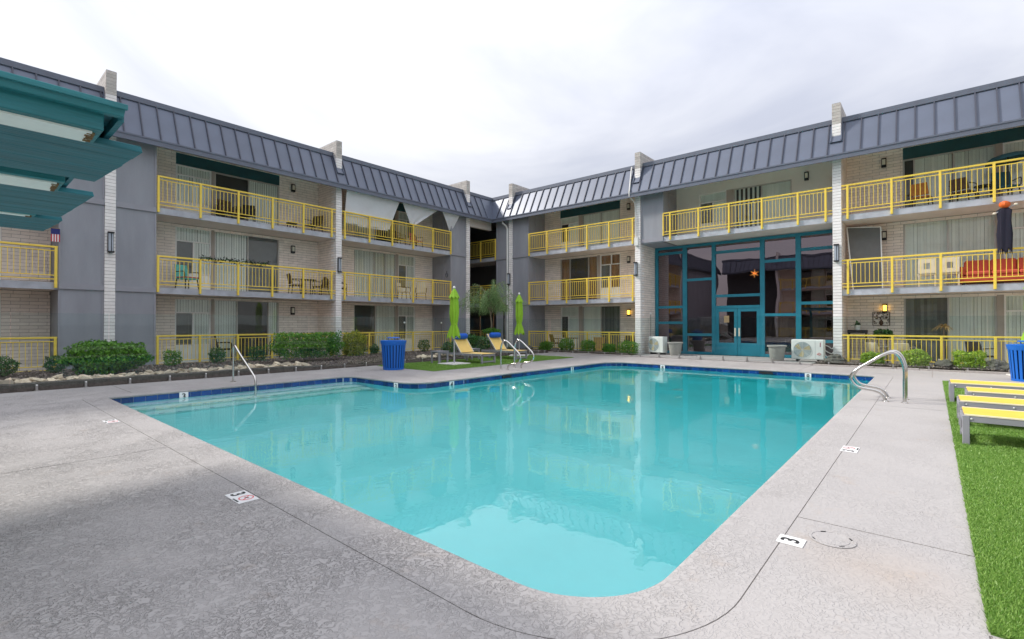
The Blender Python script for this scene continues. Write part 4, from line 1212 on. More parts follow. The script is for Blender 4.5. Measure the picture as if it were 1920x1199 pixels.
grab_rail((11.55, 0.39, 0), 0, 'nearer curved stainless grab rail on the right pool edge', 'grab rails on the right edge')
grab_rail((12.10, 0.39, 0), 0, 'farther curved stainless grab rail on the right pool edge', 'grab rails on the right edge')
grab_rail((11.62, 10.47, 0), R(180), 'left one of two curved steel grab rails before the loungers', 'grab rails by the loungers')
grab_rail((12.38, 10.55, 0), R(180), 'right one of two curved steel grab rails before the loungers', 'grab rails by the loungers')
t = thing('stair_handrail', 'bent stainless handrail descending into the pool steps at left', 'handrail', (4.75, 13.35, 0))
MB().tube(smooth([(0, 0, 0), (0, 0, 0.5), (0, 0, 0.78), (0, -0.035, 0.90), (0, -0.13, 0.90), (0, -0.45, 0.70), (0, -1.20, 0.28), (0, -1.33, 0.17), (0, -1.36, 0.02), (0, -1.36, -0.3), (0, -1.36, -0.84)]), 0.024, 12).obj('tube', 'steel', t)
MB().lathe([(0.075, 0.0), (0.075, 0.008), (0.035, 0.018)], 16).obj('escutcheon', 'steel', t)

# loungers with raised backs on the small lawn (head towards +y)
def lounger(loc, label, back=True, sling='sling_yellow', rz=0.0, group=None, W_=0.66, L=1.95):
    t = thing('sun_lounger', label, 'sun lounger', loc, rz, group); h = 0.35; y1 = L*0.58 if back else L
    for x in (0, W_): MB().box(x-0.02, x+0.02, 0.0, L, h-0.075, h).obj('side_rail', 'lounger_grey', t, bevel=0.004)
    for x in (0, W_):
        for y in (0.0, L-0.5): MB().box(x-0.03, x+0.03, y, y+0.065, 0.0, h-0.001).obj('leg', 'lounger_grey', t, bevel=0.004)
    for y in (0.0, L-0.04, L-0.5): MB().box(0.03, W_-0.03, y, y+0.04, h-0.075, h-0.02).obj('cross_bar', 'lounger_grey', t)
    MB().box(0.03, W_-0.03, 0.01, 0.05, 0.05, 0.10).obj('foot_bar', 'lounger_grey', t)
    n = 10; mb = MB()
    for k in range(n+1):
        y = 0.02+(y1-0.02)*k/n
        for x in (-0.02, W_*0.25, W_*0.5, W_*0.75, W_+0.02): mb.v.append((x, y, h+0.012-0.010*math.sin(math.pi*max(0, min(1, x/W_)))))
    for k in range(n):
        for j in range(4): i = k*5+j; mb.f.append((i, i+1, i+6, i+5))
    mb.sm = True; s = mb.obj('sling', sling, t)
    for x in (-0.024, W_+0.004): MB().box(x, x+0.02, 0.02, y1, h+0.001, h+0.018).obj('hem', 'sling_hem', s)
    for x in (-0.02, W_+0.02):
        for y in (0.08, 0.55, 1.0): MB().lathe([(0.011, -0.006), (0.011, 0.003), (0.006, 0.006)], 8).obj('bolt', 'bolt', t, loc=(x + (-0.003 if x < 0 else 0.003), y, h-0.035), rot=(0, R(-90 if x < 0 else 90), 0))
    if back:
        a = R(52); bl = 0.81; dy, dz = math.cos(a), math.sin(a)
        mb = MB()
        for x in (0.0, W_): mb.bar((x, y1, h), (x, y1+dy*bl, h+dz*bl), 0.04, 0.05)
        mb.bar((0, y1+dy*bl, h+dz*bl), (W_, y1+dy*bl, h+dz*bl), 0.04, 0.04); mb.obj('back_frame', 'lounger_grey', t)
        mb = MB(); mb.bar((W_/2, y1, h+0.03), (W_/2, y1+dy*bl, h+dz*bl+0.03), W_+0.03, 0.012); b = mb.obj('back_sling', sling, t)
        mb = MB()
        for x in (-0.005, W_+0.005): mb.bar((x, y1, h+0.034), (x, y1+dy*bl, h+dz*bl+0.034), 0.025, 0.018)
        mb.obj('hem', 'sling_hem', b)
        MB().bar((0.1, y1+0.35, h-0.05), (0.1, y1+dy*bl*0.75, h+dz*bl*0.7), 0.025, 0.025).obj('prop', 'lounger_grey', t)
    return t
def bolster(loc, label):
    t = thing('bolster_pillow', label, 'pillow', loc)
    prof = [(0.02, -0.30), (0.075, -0.295), (0.105, -0.26), (0.115, -0.20), (0.115, 0.20), (0.105, 0.26), (0.075, 0.295), (0.02, 0.30)]
    MB().lathe(prof, 18).obj('cushion', 'bolster_blue', t, rot=(0, R(90), 0))
    MB().box(-0.22, -0.17, 0.02, 0.14, -0.11, 0.03).box(0.17, 0.22, 0.02, 0.14, -0.11, 0.03).obj('strap', 'bolster_blue', t)
lounger((12.62, 12.25, 0.01), 'yellow sling lounger with raised back nearest the blue bin', group='reclined loungers on the small lawn')
lounger((14.95, 12.62, 0.01), 'yellow sling lounger with raised back nearer the lobby wing', group='reclined loungers on the small lawn')
for (x, y), lb in (((12.95, 12.25), 'blue bolster pillow on the lounger beside the blue bin'), ((15.28, 12.62), 'blue bolster pillow on the lounger nearer the lobby wing')):
    bolster((x, y+1.131+0.40-0.06, 0.36+0.53+0.09), lb)
for k, (x, y, lb) in enumerate([(8.02, -0.27, 'nearest yellow lounger in the row at the right edge'), (9.42, -0.28, 'second nearest yellow lounger in the row at the right edge'),
                                (10.82, -0.42, 'third nearest yellow lounger in the row at the right edge'), (12.15, -0.24, 'farthest yellow lounger in the row at the right edge')]):
    lounger((x+0.0, y, 0.01), lb, False if k < 3 else False, 'sling_bright', R(180), 'loungers in a row on the right lawn').location.x = x + 0.66
# arm post of the farthest row lounger
def side_table(loc, label):
    t = thing('side_table', label, 'side table', loc, 0, 'side tables by the loungers')
    for k in range(5): MB().box(-0.25+k*0.1, -0.16+k*0.1, -0.25, 0.25, 0.43, 0.455).obj('slat', 'lounger_grey', t, bevel=0.003)
    for s in (-1, 1): MB().box(-0.24, 0.24, s*0.2-0.02, s*0.2+0.02, 0.37, 0.429).obj('apron', 'lounger_grey', t)
    for sx in (-1, 1):
        for sy in (-1, 1): MB().box(sx*0.2-0.03, sx*0.2+0.03, sy*0.2-0.028, sy*0.2+0.028, 0.0, 0.428).obj('leg', 'lounger_grey', t, bevel=0.004)
side_table((11.90, 13.75, 0.01), 'small grey slatted side table left of the first reclined lounger')
side_table((13.95, 14.15, 0.01), 'small grey slatted side table between the two reclined loungers')

# closed parasols
def parasol(loc, label, H=2.78, rz=0.0, seed=1):
    t = thing('closed_parasol', label, 'parasol', loc, rz, 'closed lime green parasols'); r_ = random.Random(seed)
    MB().box(-0.42, 0.42, -0.42, 0.42, 0.0, 0.045).obj('base_plate', 'plate_pale', t, bevel=0.008)
    MB().lathe([(0.024, 0.045), (0.024, H-0.04)], 12).obj('pole', 'pole_grey', t)
    n = 48; rows = [(1.02, 0.25, 0.40), (1.05, 0.24, 0.42), (1.22, 0.185, 0.40), (1.40, 0.13, 0.30), (1.46, 0.12, 0.25), (1.55, 0.15, 0.28), (1.85, 0.185, 0.24), (2.2, 0.17, 0.22), (2.45, 0.15, 0.2), (2.62, 0.11, 0.16), (2.72, 0.05, 0.1), (2.75, 0.02, 0)]
    mb = MB(); ph = [r_.uniform(0, 6.28) for _ in range(4)]
    for j, (z, r, am) in enumerate(rows):
        for k in range(n):
            a = 2*math.pi*k/n
            w = math.sin(8*a+ph[0]+z*0.8)*0.6+math.sin(5*a+ph[1]-z)*0.35
            rr = r*0.86*(1+am*w*0.8); zz = z - (0.10*max(0, math.sin(8*a+ph[0])) if j < 2 else 0)
            mb.v.append((rr*math.cos(a), rr*math.sin(a), zz*H/2.78))
    for j in range(len(rows)-1):
        for k in range(n): mb.f.append((j*n+k, j*n+(k+1) % n, (j+1)*n+(k+1) % n, (j+1)*n+k))
    mb.sm = True; c = mb.obj('canopy', 'umbrella_green', t)
    mb = MB(); mm = 24
    for z, r, am in ((2.40, 0.215, 0.16), (2.52, 0.16, 0.12), (2.70, 0.06, 0.1)):
        for k in range(mm):
            a = 2*math.pi*k/mm; rr = r*0.86*(1+am*math.sin(8*a+ph[2])); mb.v.append((rr*math.cos(a), rr*math.sin(a), (z-(0.04*math.sin(8*a+ph[2]) if r > 0.2 else 0))*H/2.78))
    for j in range(2):
        for k in range(mm): mb.f.append((j*mm+k, j*mm+(k+1) % mm, (j+1)*mm+(k+1) % mm, (j+1)*mm+k))
    mb.sm = True; mb.obj('vent_flap', 'umbrella_green', t)
    MB().lathe([(0.118, 1.42*H/2.78), (0.122, 1.45*H/2.78), (0.118, 1.48*H/2.78)], 16, cap=False).obj('tie_strap', 'umbrella_green', t)
    MB().lathe([(0.035, H-0.04), (0.05, H-0.02), (0.045, H+0.02), (0.02, H+0.05)], 12).obj('finial', 'white_plastic', t)
    MB().tube([(0.02, 0, 0.95), (0.09, -0.02, 0.96), (0.13, -0.04, 1.02)], 0.012, 6).obj('crank', 'bolt', t)
parasol((11.95, 13.02, 0.01), 'closed lime green parasol standing behind the first side table', 2.76, 0, 3)
parasol((17.0, 14.2, 0.01), 'closed lime green parasol nearer the lobby wing', 2.82, 0.6, 8)
parasol((19.35, -2.10, 0.0), 'closed lime green parasol cut off by the right edge', 2.82, 0.3, 5)

# blue slatted litter bins
SLAT = MB().hexa([(-0.026, 0.312, 0.05), (0.026, 0.312, 0.05), (0.026, 0.322, 0.05), (-0.026, 0.322, 0.05), (-0.034, 0.375, 0.86), (0.034, 0.375, 0.86), (0.034, 0.386, 0.86), (-0.034, 0.386, 0.86)]).mesh('slat', 'bin_blue')
def bin_(loc, label):
    t = thing('litter_bin', label, 'litter bin', loc, 0, 'blue slatted litter bins')
    for k in range(24): mk('slat', SLAT, t, (0, 0, 0), (0, 0, 2*math.pi*k/24))
    MB().lathe([(0.285, 0.03), (0.345, 0.85)], 28).obj('liner', 'bin_liner', t)
    MB().lathe([(0.30, 0.0), (0.325, 0.0), (0.33, 0.06), (0.31, 0.06)], 32).obj('base_ring', 'bin_blue', t)
    MB().lathe([(0.36, 0.78), (0.388, 0.80), (0.412, 0.90), (0.415, 0.925), (0.38, 0.935), (0.20, 0.945), (0.18, 0.90)], 32, cap=False).obj('rim', 'bin_blue', t)
    MB().lathe([(0.21, 1.0), (0.215, 1.015), (0.19, 1.03), (0.05, 1.04)], 24).obj('lid', 'bin_blue', t)
    for k in range(3): MB().tube([(0.17*math.cos(k*2.1), 0.17*math.sin(k*2.1), 0.93), (0.17*math.cos(k*2.1), 0.17*math.sin(k*2.1), 1.005)], 0.012, 6).obj('lid_post', 'bin_blue', t)
bin_((9.40, 13.10, 0), 'blue slatted steel litter bin beside the small lawn')
bin_((17.98, -1.86, 0), 'blue slatted steel litter bin cut off by the right edge')

# depth markers and no-diving plaques
def plaque(loc, rz, sx, sy, label, items, upright=False):
    t = thing('depth_marker', label, 'depth marker', loc, rz)
    MB().box(-sx/2, sx/2, -sy/2, sy/2, 0.0, 0.004).obj('plate', 'white_tile', t, rot=(R(90), 0, 0) if upright else None)
    for body, size, mt, x, y in items:
        rot = (R(90), 0, 0) if upright else (0, 0, 0)
        mk('lettering', text_mesh(body, size, mt, 0.0008), t, (x, -0.0052 if upright else y, y if upright else 0.0052), rot)
    return t
def ring_mesh(t, x, y, r):
    mb = MB(); n = 28
    for k in range(n):
        a = 2*math.pi*k/n; b = 2*math.pi*(k+1)/n
        mb.quad((x+r*math.cos(a), y+r*math.sin(a), 0.0055), (x+r*math.cos(b), y+r*math.sin(b), 0.0055), (x+(r-0.009)*math.cos(b), y+(r-0.009)*math.sin(b), 0.0055), (x+(r-0.009)*math.cos(a), y+(r-0.009)*math.sin(a), 0.0055))
    d = r*0.7; mb.quad((x-d-0.003, y+d-0.003, 0.0058), (x-d+0.003, y+d+0.003, 0.0058), (x+d+0.003, y-d+0.003, 0.0058), (x+d-0.003, y-d-0.003, 0.0058))
    o = mb.obj('no_diving_symbol', 'red_print', t)
    MB().bar((x-r*0.5, y-0.002, 0.0056), (x+r*0.45, y+0.012, 0.0056), 0.009, 0.0004).obj('diver_figure', 'black_print', t)
def dive_plaque(loc, rz, label):
    t = plaque(loc, rz, 0.31, 0.16, label, [('3', 0.155, 'black_print', -0.09, 0.0), ('NO DIVING', 0.020, 'black_print', 0.055, -0.068)])
    ring_mesh(t, 0.055, 0.015, 0.058)
dive_plaque((1.64, 4.41, 0.0015), R(-90), 'white deck plaque with a black 3 and red no-diving ring on near left deck')
dive_plaque((1.63, 9.30, 0.0015), R(-90), 'white no-diving deck plaque on the far left deck')
dive_plaque((6.865, 0.73, 0.0015), 0, 'white deck plaque with red no-diving ring on the right deck')
plaque((3.715, 0.725, 0.0015), 0, 0.145, 0.155, 'white deck plaque with a black 3 beside the round lid', [('3', 0.15, 'black_print', 0.0, 0.0)])
for (x, y, rz, s) in ((3.44, 12.470, 0, '3'), (7.56, 10.2, None, '3'), (8.70, 9.573, 0, '4'), (9.20, 9.573, 0, '5'), (10.21, 9.573, 0, '6'), (14.30, 9.528, 0, '7'), (17.028, 7.43, R(-90), '8'), (17.094, 2.86, R(-90), '8')):
    if rz is None: x, y, rz = 7.497, 10.34, R(-90)
    lb = {3.44: 'white waterline marker reading 3 above the pool steps', 7.497: 'white waterline marker reading 3 below the blue bin', 8.70: 'white waterline marker reading 4 at the rounded pool corner', 9.20: 'white waterline marker reading 5 between the 4 and the 6', 10.21: 'white waterline marker reading 6 left of the dark skimmer slot', 14.30: 'white waterline marker reading 7 on the far left wall'}.get(x, 'white waterline marker reading 8 nearer the far corner' if y > 5 else 'white waterline marker reading 8 nearer the right grab rails')
    t = plaque((x, y, -0.135), rz, 0.17, 0.19, lb, [(s, 0.17, 'black_print', 0, 0)], True)
# skimmer lid
t = thing('skimmer_lid', 'round skimmer lid set in the right deck', 'deck lid', (3.925, 0.52, 0.0015))
MB().lathe([(0.135, 0.0), (0.135, 0.004), (0.12, 0.005), (0.118, 0.002), (0.100, 0.002), (0.098, 0.005), (0.03, 0.006)], 36).obj('lid', 'deck', t)
for k in range(4): a = k*math.pi/2+0.6; MB().box(-0.016, 0.016, -0.004, 0.004, 0.0, 0.0062).obj('finger_slot', 'black_print', t, loc=(0.118*math.cos(a), 0.118*math.sin(a), 0), rot=(0, 0, a+math.pi/2))

# ================================================================== PLANTS AND STONES
def leaf_cloud(n, c, r, size, mt, shape='ell', flat=0.35, seed=1, squash=1.0, name='foliage'):
    g = np.random.default_rng(seed)
    d = g.normal(size=(n, 3)); d /= np.linalg.norm(d, axis=1)[:, None]
    rad = g.uniform(0.0, 1.0, n)**0.33
    rad = np.where(g.uniform(size=n) < 0.72, g.uniform(0.80, 1.05, n), rad)
    lump = 1 + 0.10*np.sin(d[:, 0]*5.1+seed)+0.10*np.sin(d[:, 1]*6.3+seed*2)+0.08*np.sin(d[:, 2]*7.7+seed*3)+0.06*np.sin((d[:, 0]+d[:, 1])*13+seed)
    if shape == 'box':
        m = np.abs(d).max(axis=1); k = (1/m)**0.62; P = d*(rad*lump*k)[:, None]
    else: P = d*(rad*lump)[:, None]
    P = P*np.array(r)+np.array(c)
    nr = d*0.8+g.normal(size=(n, 3))*0.75; nr /= np.linalg.norm(nr, axis=1)[:, None]
    t = np.cross(nr, g.normal(size=(n, 3))); t /= np.linalg.norm(t, axis=1)[:, None]; b = np.cross(nr, t)
    s = size*g.uniform(0.6, 1.35, n)[:, None]
    q = np.stack([P-t*s, P+b*s*flat*1.2, P+t*s, P-b*s*flat*1.2], 1).reshape(-1, 3)
    q = q[np.repeat(P[:, 2] > 0.012, 4)]
    return numpy_mesh(name, q, 4, mt)
def bush(loc, r, label, mt='leaf_mid', n=2500, size=0.035, shape='ell', seed=1, lift=0.0, stems=5, group=None, cat='bush', name='garden_bush'):
    t = thing(name, label, cat, loc, 0, group)
    mk('foliage', leaf_cloud(n, (0, 0, r[2]+lift), r, size, mt, shape, 0.42, seed), t)
    mb = MB(); q = random.Random(seed)
    for k in range(stems):
        a = q.uniform(0, 6.28); e = (r[0]*0.6*math.cos(a), r[1]*0.6*math.sin(a), lift+r[2]*q.uniform(0.8, 1.3))
        mb.tube([(0.08*math.cos(a)*r[0], 0.08*math.sin(a)*r[1], -0.03), (e[0]*0.4, e[1]*0.4, e[2]*0.5), e], [0.016, 0.012, 0.005], 5)
    mb.obj('stems', 'bark', t)
    return t
BZ = 0.09
bush((2.82, 16.75, BZ), (0.88, 0.55, 0.43), 'wide spreading green bush before the white brick pilaster at left', 'leaf_mid', 7500, 0.044, 'ell', 3, 0.04, 9)
bush((8.55, 17.0, BZ), (1.12, 0.50, 0.40), 'long clipped hedge bush behind the glass fence at left centre', 'leaf_mid', 8500, 0.040, 'box', 5, 0.22, 9)
bush((11.35, 18.6, BZ), (0.46, 0.42, 0.50), 'upright yellow-green bush before the second pilaster', 'leaf_yellow', 4200, 0.042, 'box', 8, 0.0, 6)
GS = 'small bushes along the left railing'
for i, (x, y, rr, lb) in enumerate([(2.02, 18.4, 0.22, 'tiny dark bush left of the wide spreading bush'), (1.02, 18.0, 0.24, 'dark round bush cut off by the left edge'), (4.78, 18.55, 0.23, 'small square bush at the first railing post'),
                                    (6.08, 18.55, 0.25, 'small round bush at the second railing post'), (7.42, 18.6, 0.25, 'small round bush right of the handrail'), (12.55, 18.9, 0.20, 'small dark bush right of the yellow-green bush'), (15.35, 18.9, 0.27, 'small dark bush behind the blue bin')]):
    bush((x, y, BZ), (rr, rr, rr*1.0), lb, 'leaf_dark' if i != 2 else 'leaf_mid', 1100, 0.028, 'box' if i % 2 == 0 else 'ell', 20+i, 0.04, 3, GS)
bush((15.6, 15.75, BZ), (0.95, 0.42, 0.42), 'dark leafy shrub behind the two reclined loungers', 'leaf_dark', 3800, 0.040, 'ell', 41, 0.05, 6)
bush((14.3, 15.9, BZ), (0.35, 0.3, 0.28), 'low dark shrub behind the first lounger pillow', 'leaf_dark', 1200, 0.035, 'ell', 42, 0.02, 4)
GR = 'clipped bushes before the lobby wing'
for i, (y, r, h, lb) in enumerate([(15.3, 0.30, 0.24, 'leftmost clipped bush before the lobby wing, beside white flowers'), (14.05, 0.36, 0.32, 'second clipped bush from the left before the lobby wing'), (12.75, 0.34, 0.30, 'middle clipped bush before the lobby wing'),
                                   (11.62, 0.29, 0.22, 'lowest clipped bush before the lobby wing'), (10.62, 0.42, 0.31, 'wide clipped bush at the pilaster left of the lobby')]):
    bush((20.55, y, 0.05), (r*0.9, r, h), lb, 'leaf_mid', 2300, 0.030, 'box', 50+i, 0.0, 4, GR)
GC = 'round lime bushes before the right patio'
for i, (y, r, h, lb) in enumerate([(1.55, 0.29, 0.22, 'smallest lime bush behind the grab rails'), (0.42, 0.36, 0.27, 'middle lime bush before the right patio'), (-0.86, 0.36, 0.28, 'lime bush nearest the right edge')]):
    bush((20.55, y, 0.05), (r*0.9, r, h), lb, 'leaf_lime', 2600, 0.034, 'box', 60+i, 0.0, 4, GC)

# feathery weeping tree in the corner bed
def weeping_tree(loc, label):
    t = thing('weeping_tree', label, 'tree', loc); q = random.Random(11)
    tr = [(0, 0, -0.05), (0.02, 0, 0.5), (-0.01, 0.02, 0.95), (0.05, 0.0, 1.35), (0.0, 0.03, 1.75), (-0.03, 0.0, 2.15), (0.0, 0.0, 2.6)]
    MB().tube(smooth(tr, 4), [0.055-0.0012*i for i in range(25)], 8).obj('trunk', 'bark', t)
    br = MB(); V = []; g = np.random.default_rng(5)
    tips = []
    for k in range(34):
        a = 2*math.pi*k/34+q.uniform(-0.3, 0.3); L = q.uniform(0.6, 1.75) if k % 3 else q.uniform(0.12, 0.5); z0 = q.uniform(1.8, 2.6); up = q.uniform(0.5, 1.15)
        P = [Vector((0, 0, z0))]
        for j in range(1, 9):
            s = j/8; P.append(Vector((math.cos(a)*L*s, math.sin(a)*L*s, z0+up*math.sin(min(1, s*1.25)*1.75)*0.95-0.55*max(0, s-0.6)*2)))
        br.tube(P, [0.018-0.0018*i for i in range(9)], 5)
        for j in range(2, 9):
            for _ in range(8): tips.append((P[j]+Vector((q.uniform(-.09, .09), q.uniform(-.09, .09), q.uniform(-.05, .05))), a+q.uniform(-1.2, 1.2)))
    for p0, a in tips:
        ln = q.uniform(0.25, 0.80); m = int(ln/0.022); dx = math.cos(a)*q.uniform(0.05, 0.28); dy = math.sin(a)*q.uniform(0.05, 0.28)
        s = np.linspace(0, 1, m); c = np.stack([p0.x+dx*s, p0.y+dy*s, p0.z+0.06*np.sin(s*3)-ln*s**1.5], 1)
        c = c[c[:, 2] > 1.72 + 0.25*g.uniform()]
        if len(c) < 2: continue
        u = g.normal(size=(len(c), 3)); u[:, 2] -= 0.7; u /= np.linalg.norm(u, axis=1)[:, None]
        w = np.cross(u, g.normal(size=(len(c), 3))); w /= np.linalg.norm(w, axis=1)[:, None]
        l_ = g.uniform(0.025, 0.055, len(c))[:, None]
        V.append(np.stack([c, c+u*l_*0.5+w*0.006, c+u*l_, c+u*l_*0.5-w*0.006], 1).reshape(-1, 3))
    br.obj('branches', 'bark', t)
    mk('crown', numpy_mesh('crown', np.concatenate(V), 4, 'leaf_feather'), t)
    MB().bar((0.28, 0.15, 0), (0.46, 0.25, 1.9), 0.035, 0.035).obj('stake', 'stake_wood', t)
    MB().bar((-0.42, 0.3, 0), (-0.42, 0.3, 1.75), 0.035, 0.035).obj('stake', 'stake_wood', t)
weeping_tree((17.0, 15.95, BZ), 'small feathery weeping tree in the corner planting bed')
bush((17.0, 15.9, BZ), (0.42, 0.42, 0.14), 'trimmed green collar of leaves round the weeping tree trunk', 'leaf_mid', 1800, 0.03, 'ell', 71, 0.88, 6, name='collar_bush')
# grassy tufts and palms from strap leaves
def strap_plant(loc, label, n, ln, w, mt, cat='plant', stem=0.0, droop=0.6, seed=1, name='strap_leaf_plant', pot=None):
    t = thing(name, label, cat, loc); q = random.Random(seed); mb = MB()
    for k in range(n):
        a = q.uniform(0, 6.28); L = ln*q.uniform(0.6, 1.1); el = q.uniform(0.5, 1.4); prev = None
        for j in range(5):
            s = j/4; r = L*s*math.cos(el)*0.9; z = stem+L*s*math.sin(el)-droop*L*s*s*0.8
            ww = w*(1-0.9*s**1.5); c = Vector((math.cos(a)*r, math.sin(a)*r, z)); sd_ = Vector((-math.sin(a), math.cos(a), 0))*ww
            cur = (c-sd_, c+sd_)
            if prev: mb.quad(prev[0], prev[1], cur[1], cur[0])
            prev = cur
    mb.obj('leaves', mt, t)
    if stem: MB().tube([(0, 0, 0), (0.02, 0, stem*0.5), (0, 0, stem)], [0.028, 0.024, 0.02], 6).obj('stem', 'bark', t)
    if pot: MB().lathe([(pot*0.7, 0.0), (pot, pot*1.6), (pot*0.9, pot*1.6), (pot*0.85, pot*1.4)], 14).obj('pot', 'white_plastic' if pot < 0.12 else 'planter_stone', t)
    return t
strap_plant((18.1, 15.6, BZ), 'spiky grass clump beside the lamp post', 60, 0.75, 0.012, 'leaf_dark', droop=0.5, seed=2, name='grass_clump')
strap_plant((22.0, -0.30, 0.015), 'dried straw-coloured palm in a pot on the right patio', 34, 0.50, 0.03, 'leaf_straw', stem=1.32, droop=1.1, seed=4, name='potted_palm', pot=0.16)
strap_plant((20.55, 15.75, 0.05), 'clump of white flowers left of the clipped bushes', 16, 0.5, 0.02, 'leaf_mid', droop=0.4, seed=6, name='flower_clump')
fl = bpy.data.objects[-1] if False else None

# stones
def rock_mesh(name, mt, seed, sub=2, sq=0.6):
    bm = bmesh.new(); bmesh.ops.create_icosphere(bm, subdivisions=sub, radius=1.0); q = random.Random(seed)
    ph = [q.uniform(0, 6.28) for _ in range(6)]
    for v in bm.verts:
        n = v.co.normalized(); d = 1+0.22*math.sin(n.x*2.7+ph[0])+0.18*math.sin(n.y*3.3+ph[1])+0.16*math.sin(n.z*3.9+ph[2])+q.uniform(-0.15, 0.15)
        v.co = n*d; v.co.z *= sq; v.co.x *= 1.25
    me = bpy.data.meshes.new(name); bm.to_mesh(me); bm.free(); me.materials.append(MATS[mt]); return me
ROCKS = [rock_mesh('river_stone', 'rock_tan', s, 2, 0.55) for s in range(9)]
q = random.Random(9); GK = 'tan river stones along the left bed'
def stones(k, xr, yr, sz):
    done = []; tries = 0
    while len(done) < k and tries < 6000:
        tries += 1
        s = q.uniform(*sz); x, y = q.uniform(*xr), q.uniform(*yr)
        if any((x-a)**2+(y-b)**2 < (0.85*(s+c))**2 for a, b, c in done): continue
        done.append((x, y, s))
        o = mk('river_stone', q.choice(ROCKS), None, (x, y, 0.10+s*0.42), (q.uniform(-.5, .5), q.uniform(-.5, .5), q.uniform(0, 6.28)), (s, s*q.uniform(0.7, 1.1), s*q.uniform(0.7, 1.3)))
        tag(o, 'tan river stone among the many lining the left planting bed', 'stone', GK)
stones(200, (-0.2, 7.6), (15.08, 15.85), (0.06, 0.135))
stones(22, (12.2, 15.2), (15.08, 15.6), (0.07, 0.15))
BK = [rock_mesh('boulder', 'rock_dark', s+30, 3, 0.7) for s in range(3)]
for k, (x, y, s, lb) in enumerate([(20.55, -0.28, 0.26, 'dark lava boulder between two lime bushes'), (20.5, -1.55, 0.30, 'dark mossy boulder at the right bed end'), (20.45, 2.55, 0.30, 'dark rock heap at the foot of the right pilaster'), (20.5, 16.4, 0.22, 'dark stone beside the spiky grass'), (20.5, 14.75, 0.16, 'small dark stone left of the clipped bushes')]):
    tag(mk('boulder', BK[k % 3], None, (x, y, 0.06+s*0.4), (0, 0, k*1.3), (s, s, s*0.85)), lb, 'boulder')

# lamp post, garden stakes, planters, air conditioners
t = thing('lamp_post', 'black lantern post beside the corner downspout', 'lamp post', (20.3, 18.05, 0.05))
MB().tube([(0, 0, 0), (0, 0, 2.1)], 0.045, 10).obj('pole', 'lamp_black', t)
mb = MB().box(-0.13, 0.13, -0.13, 0.13, 2.10, 2.13).box(-0.15, 0.15, -0.15, 0.15, 2.42, 2.46).box(-0.09, 0.09, -0.09, 0.09, 2.46, 2.52)
for sx in (-1, 1):
    for sy in (-1, 1): mb.box(sx*0.115-0.012, sx*0.115+0.012, sy*0.115-0.012, sy*0.115+0.012, 2.13, 2.42)
l_ = mb.obj('lantern', 'lamp_black', t); MB().box(-0.1, 0.1, -0.1, 0.1, 2.135, 2.415).obj('lantern_glass', 'lantern_glass', l_)
for (x, y, h, lb) in ((13.2, 17.6, 1.42, 'thin black garden stake light behind the blue bin'), (16.2, 18.6, 1.42, 'thin black garden stake light left of the green parasol'), (21.6, 10.0, 1.85, 'thin stake light standing by the lobby side wall')):
    t = thing('stake_light', lb, 'garden light', (x, y, 0.05)); MB().tube([(0, 0, 0), (0, 0, h)], 0.009, 6).obj('stake', 'lamp_black', t)
    MB().ell((0, 0, h+0.04), (0.045, 0.045, 0.05), 10, 6).obj('globe', 'white_plastic', t)
def planter(loc, label):
    t = thing('planter_pot', label, 'planter', loc, 0, 'stone-coloured planters by the lobby')
    MB().lathe([(0.22, 0.0), (0.23, 0.01), (0.29, 0.52), (0.335, 0.53), (0.34, 0.585), (0.30, 0.59), (0.275, 0.54)], 28).obj('pot', 'planter_stone', t)
    MB().lathe([(0.27, 0.47), (0.01, 0.50)], 24).obj('soil', 'soil', t)
planter((20.75, 4.50, 0.055), 'empty stone-coloured planter beside the larger air conditioner')
planter((21.3, 8.70, 0.055), 'empty stone-coloured planter beside the smaller air conditioner')
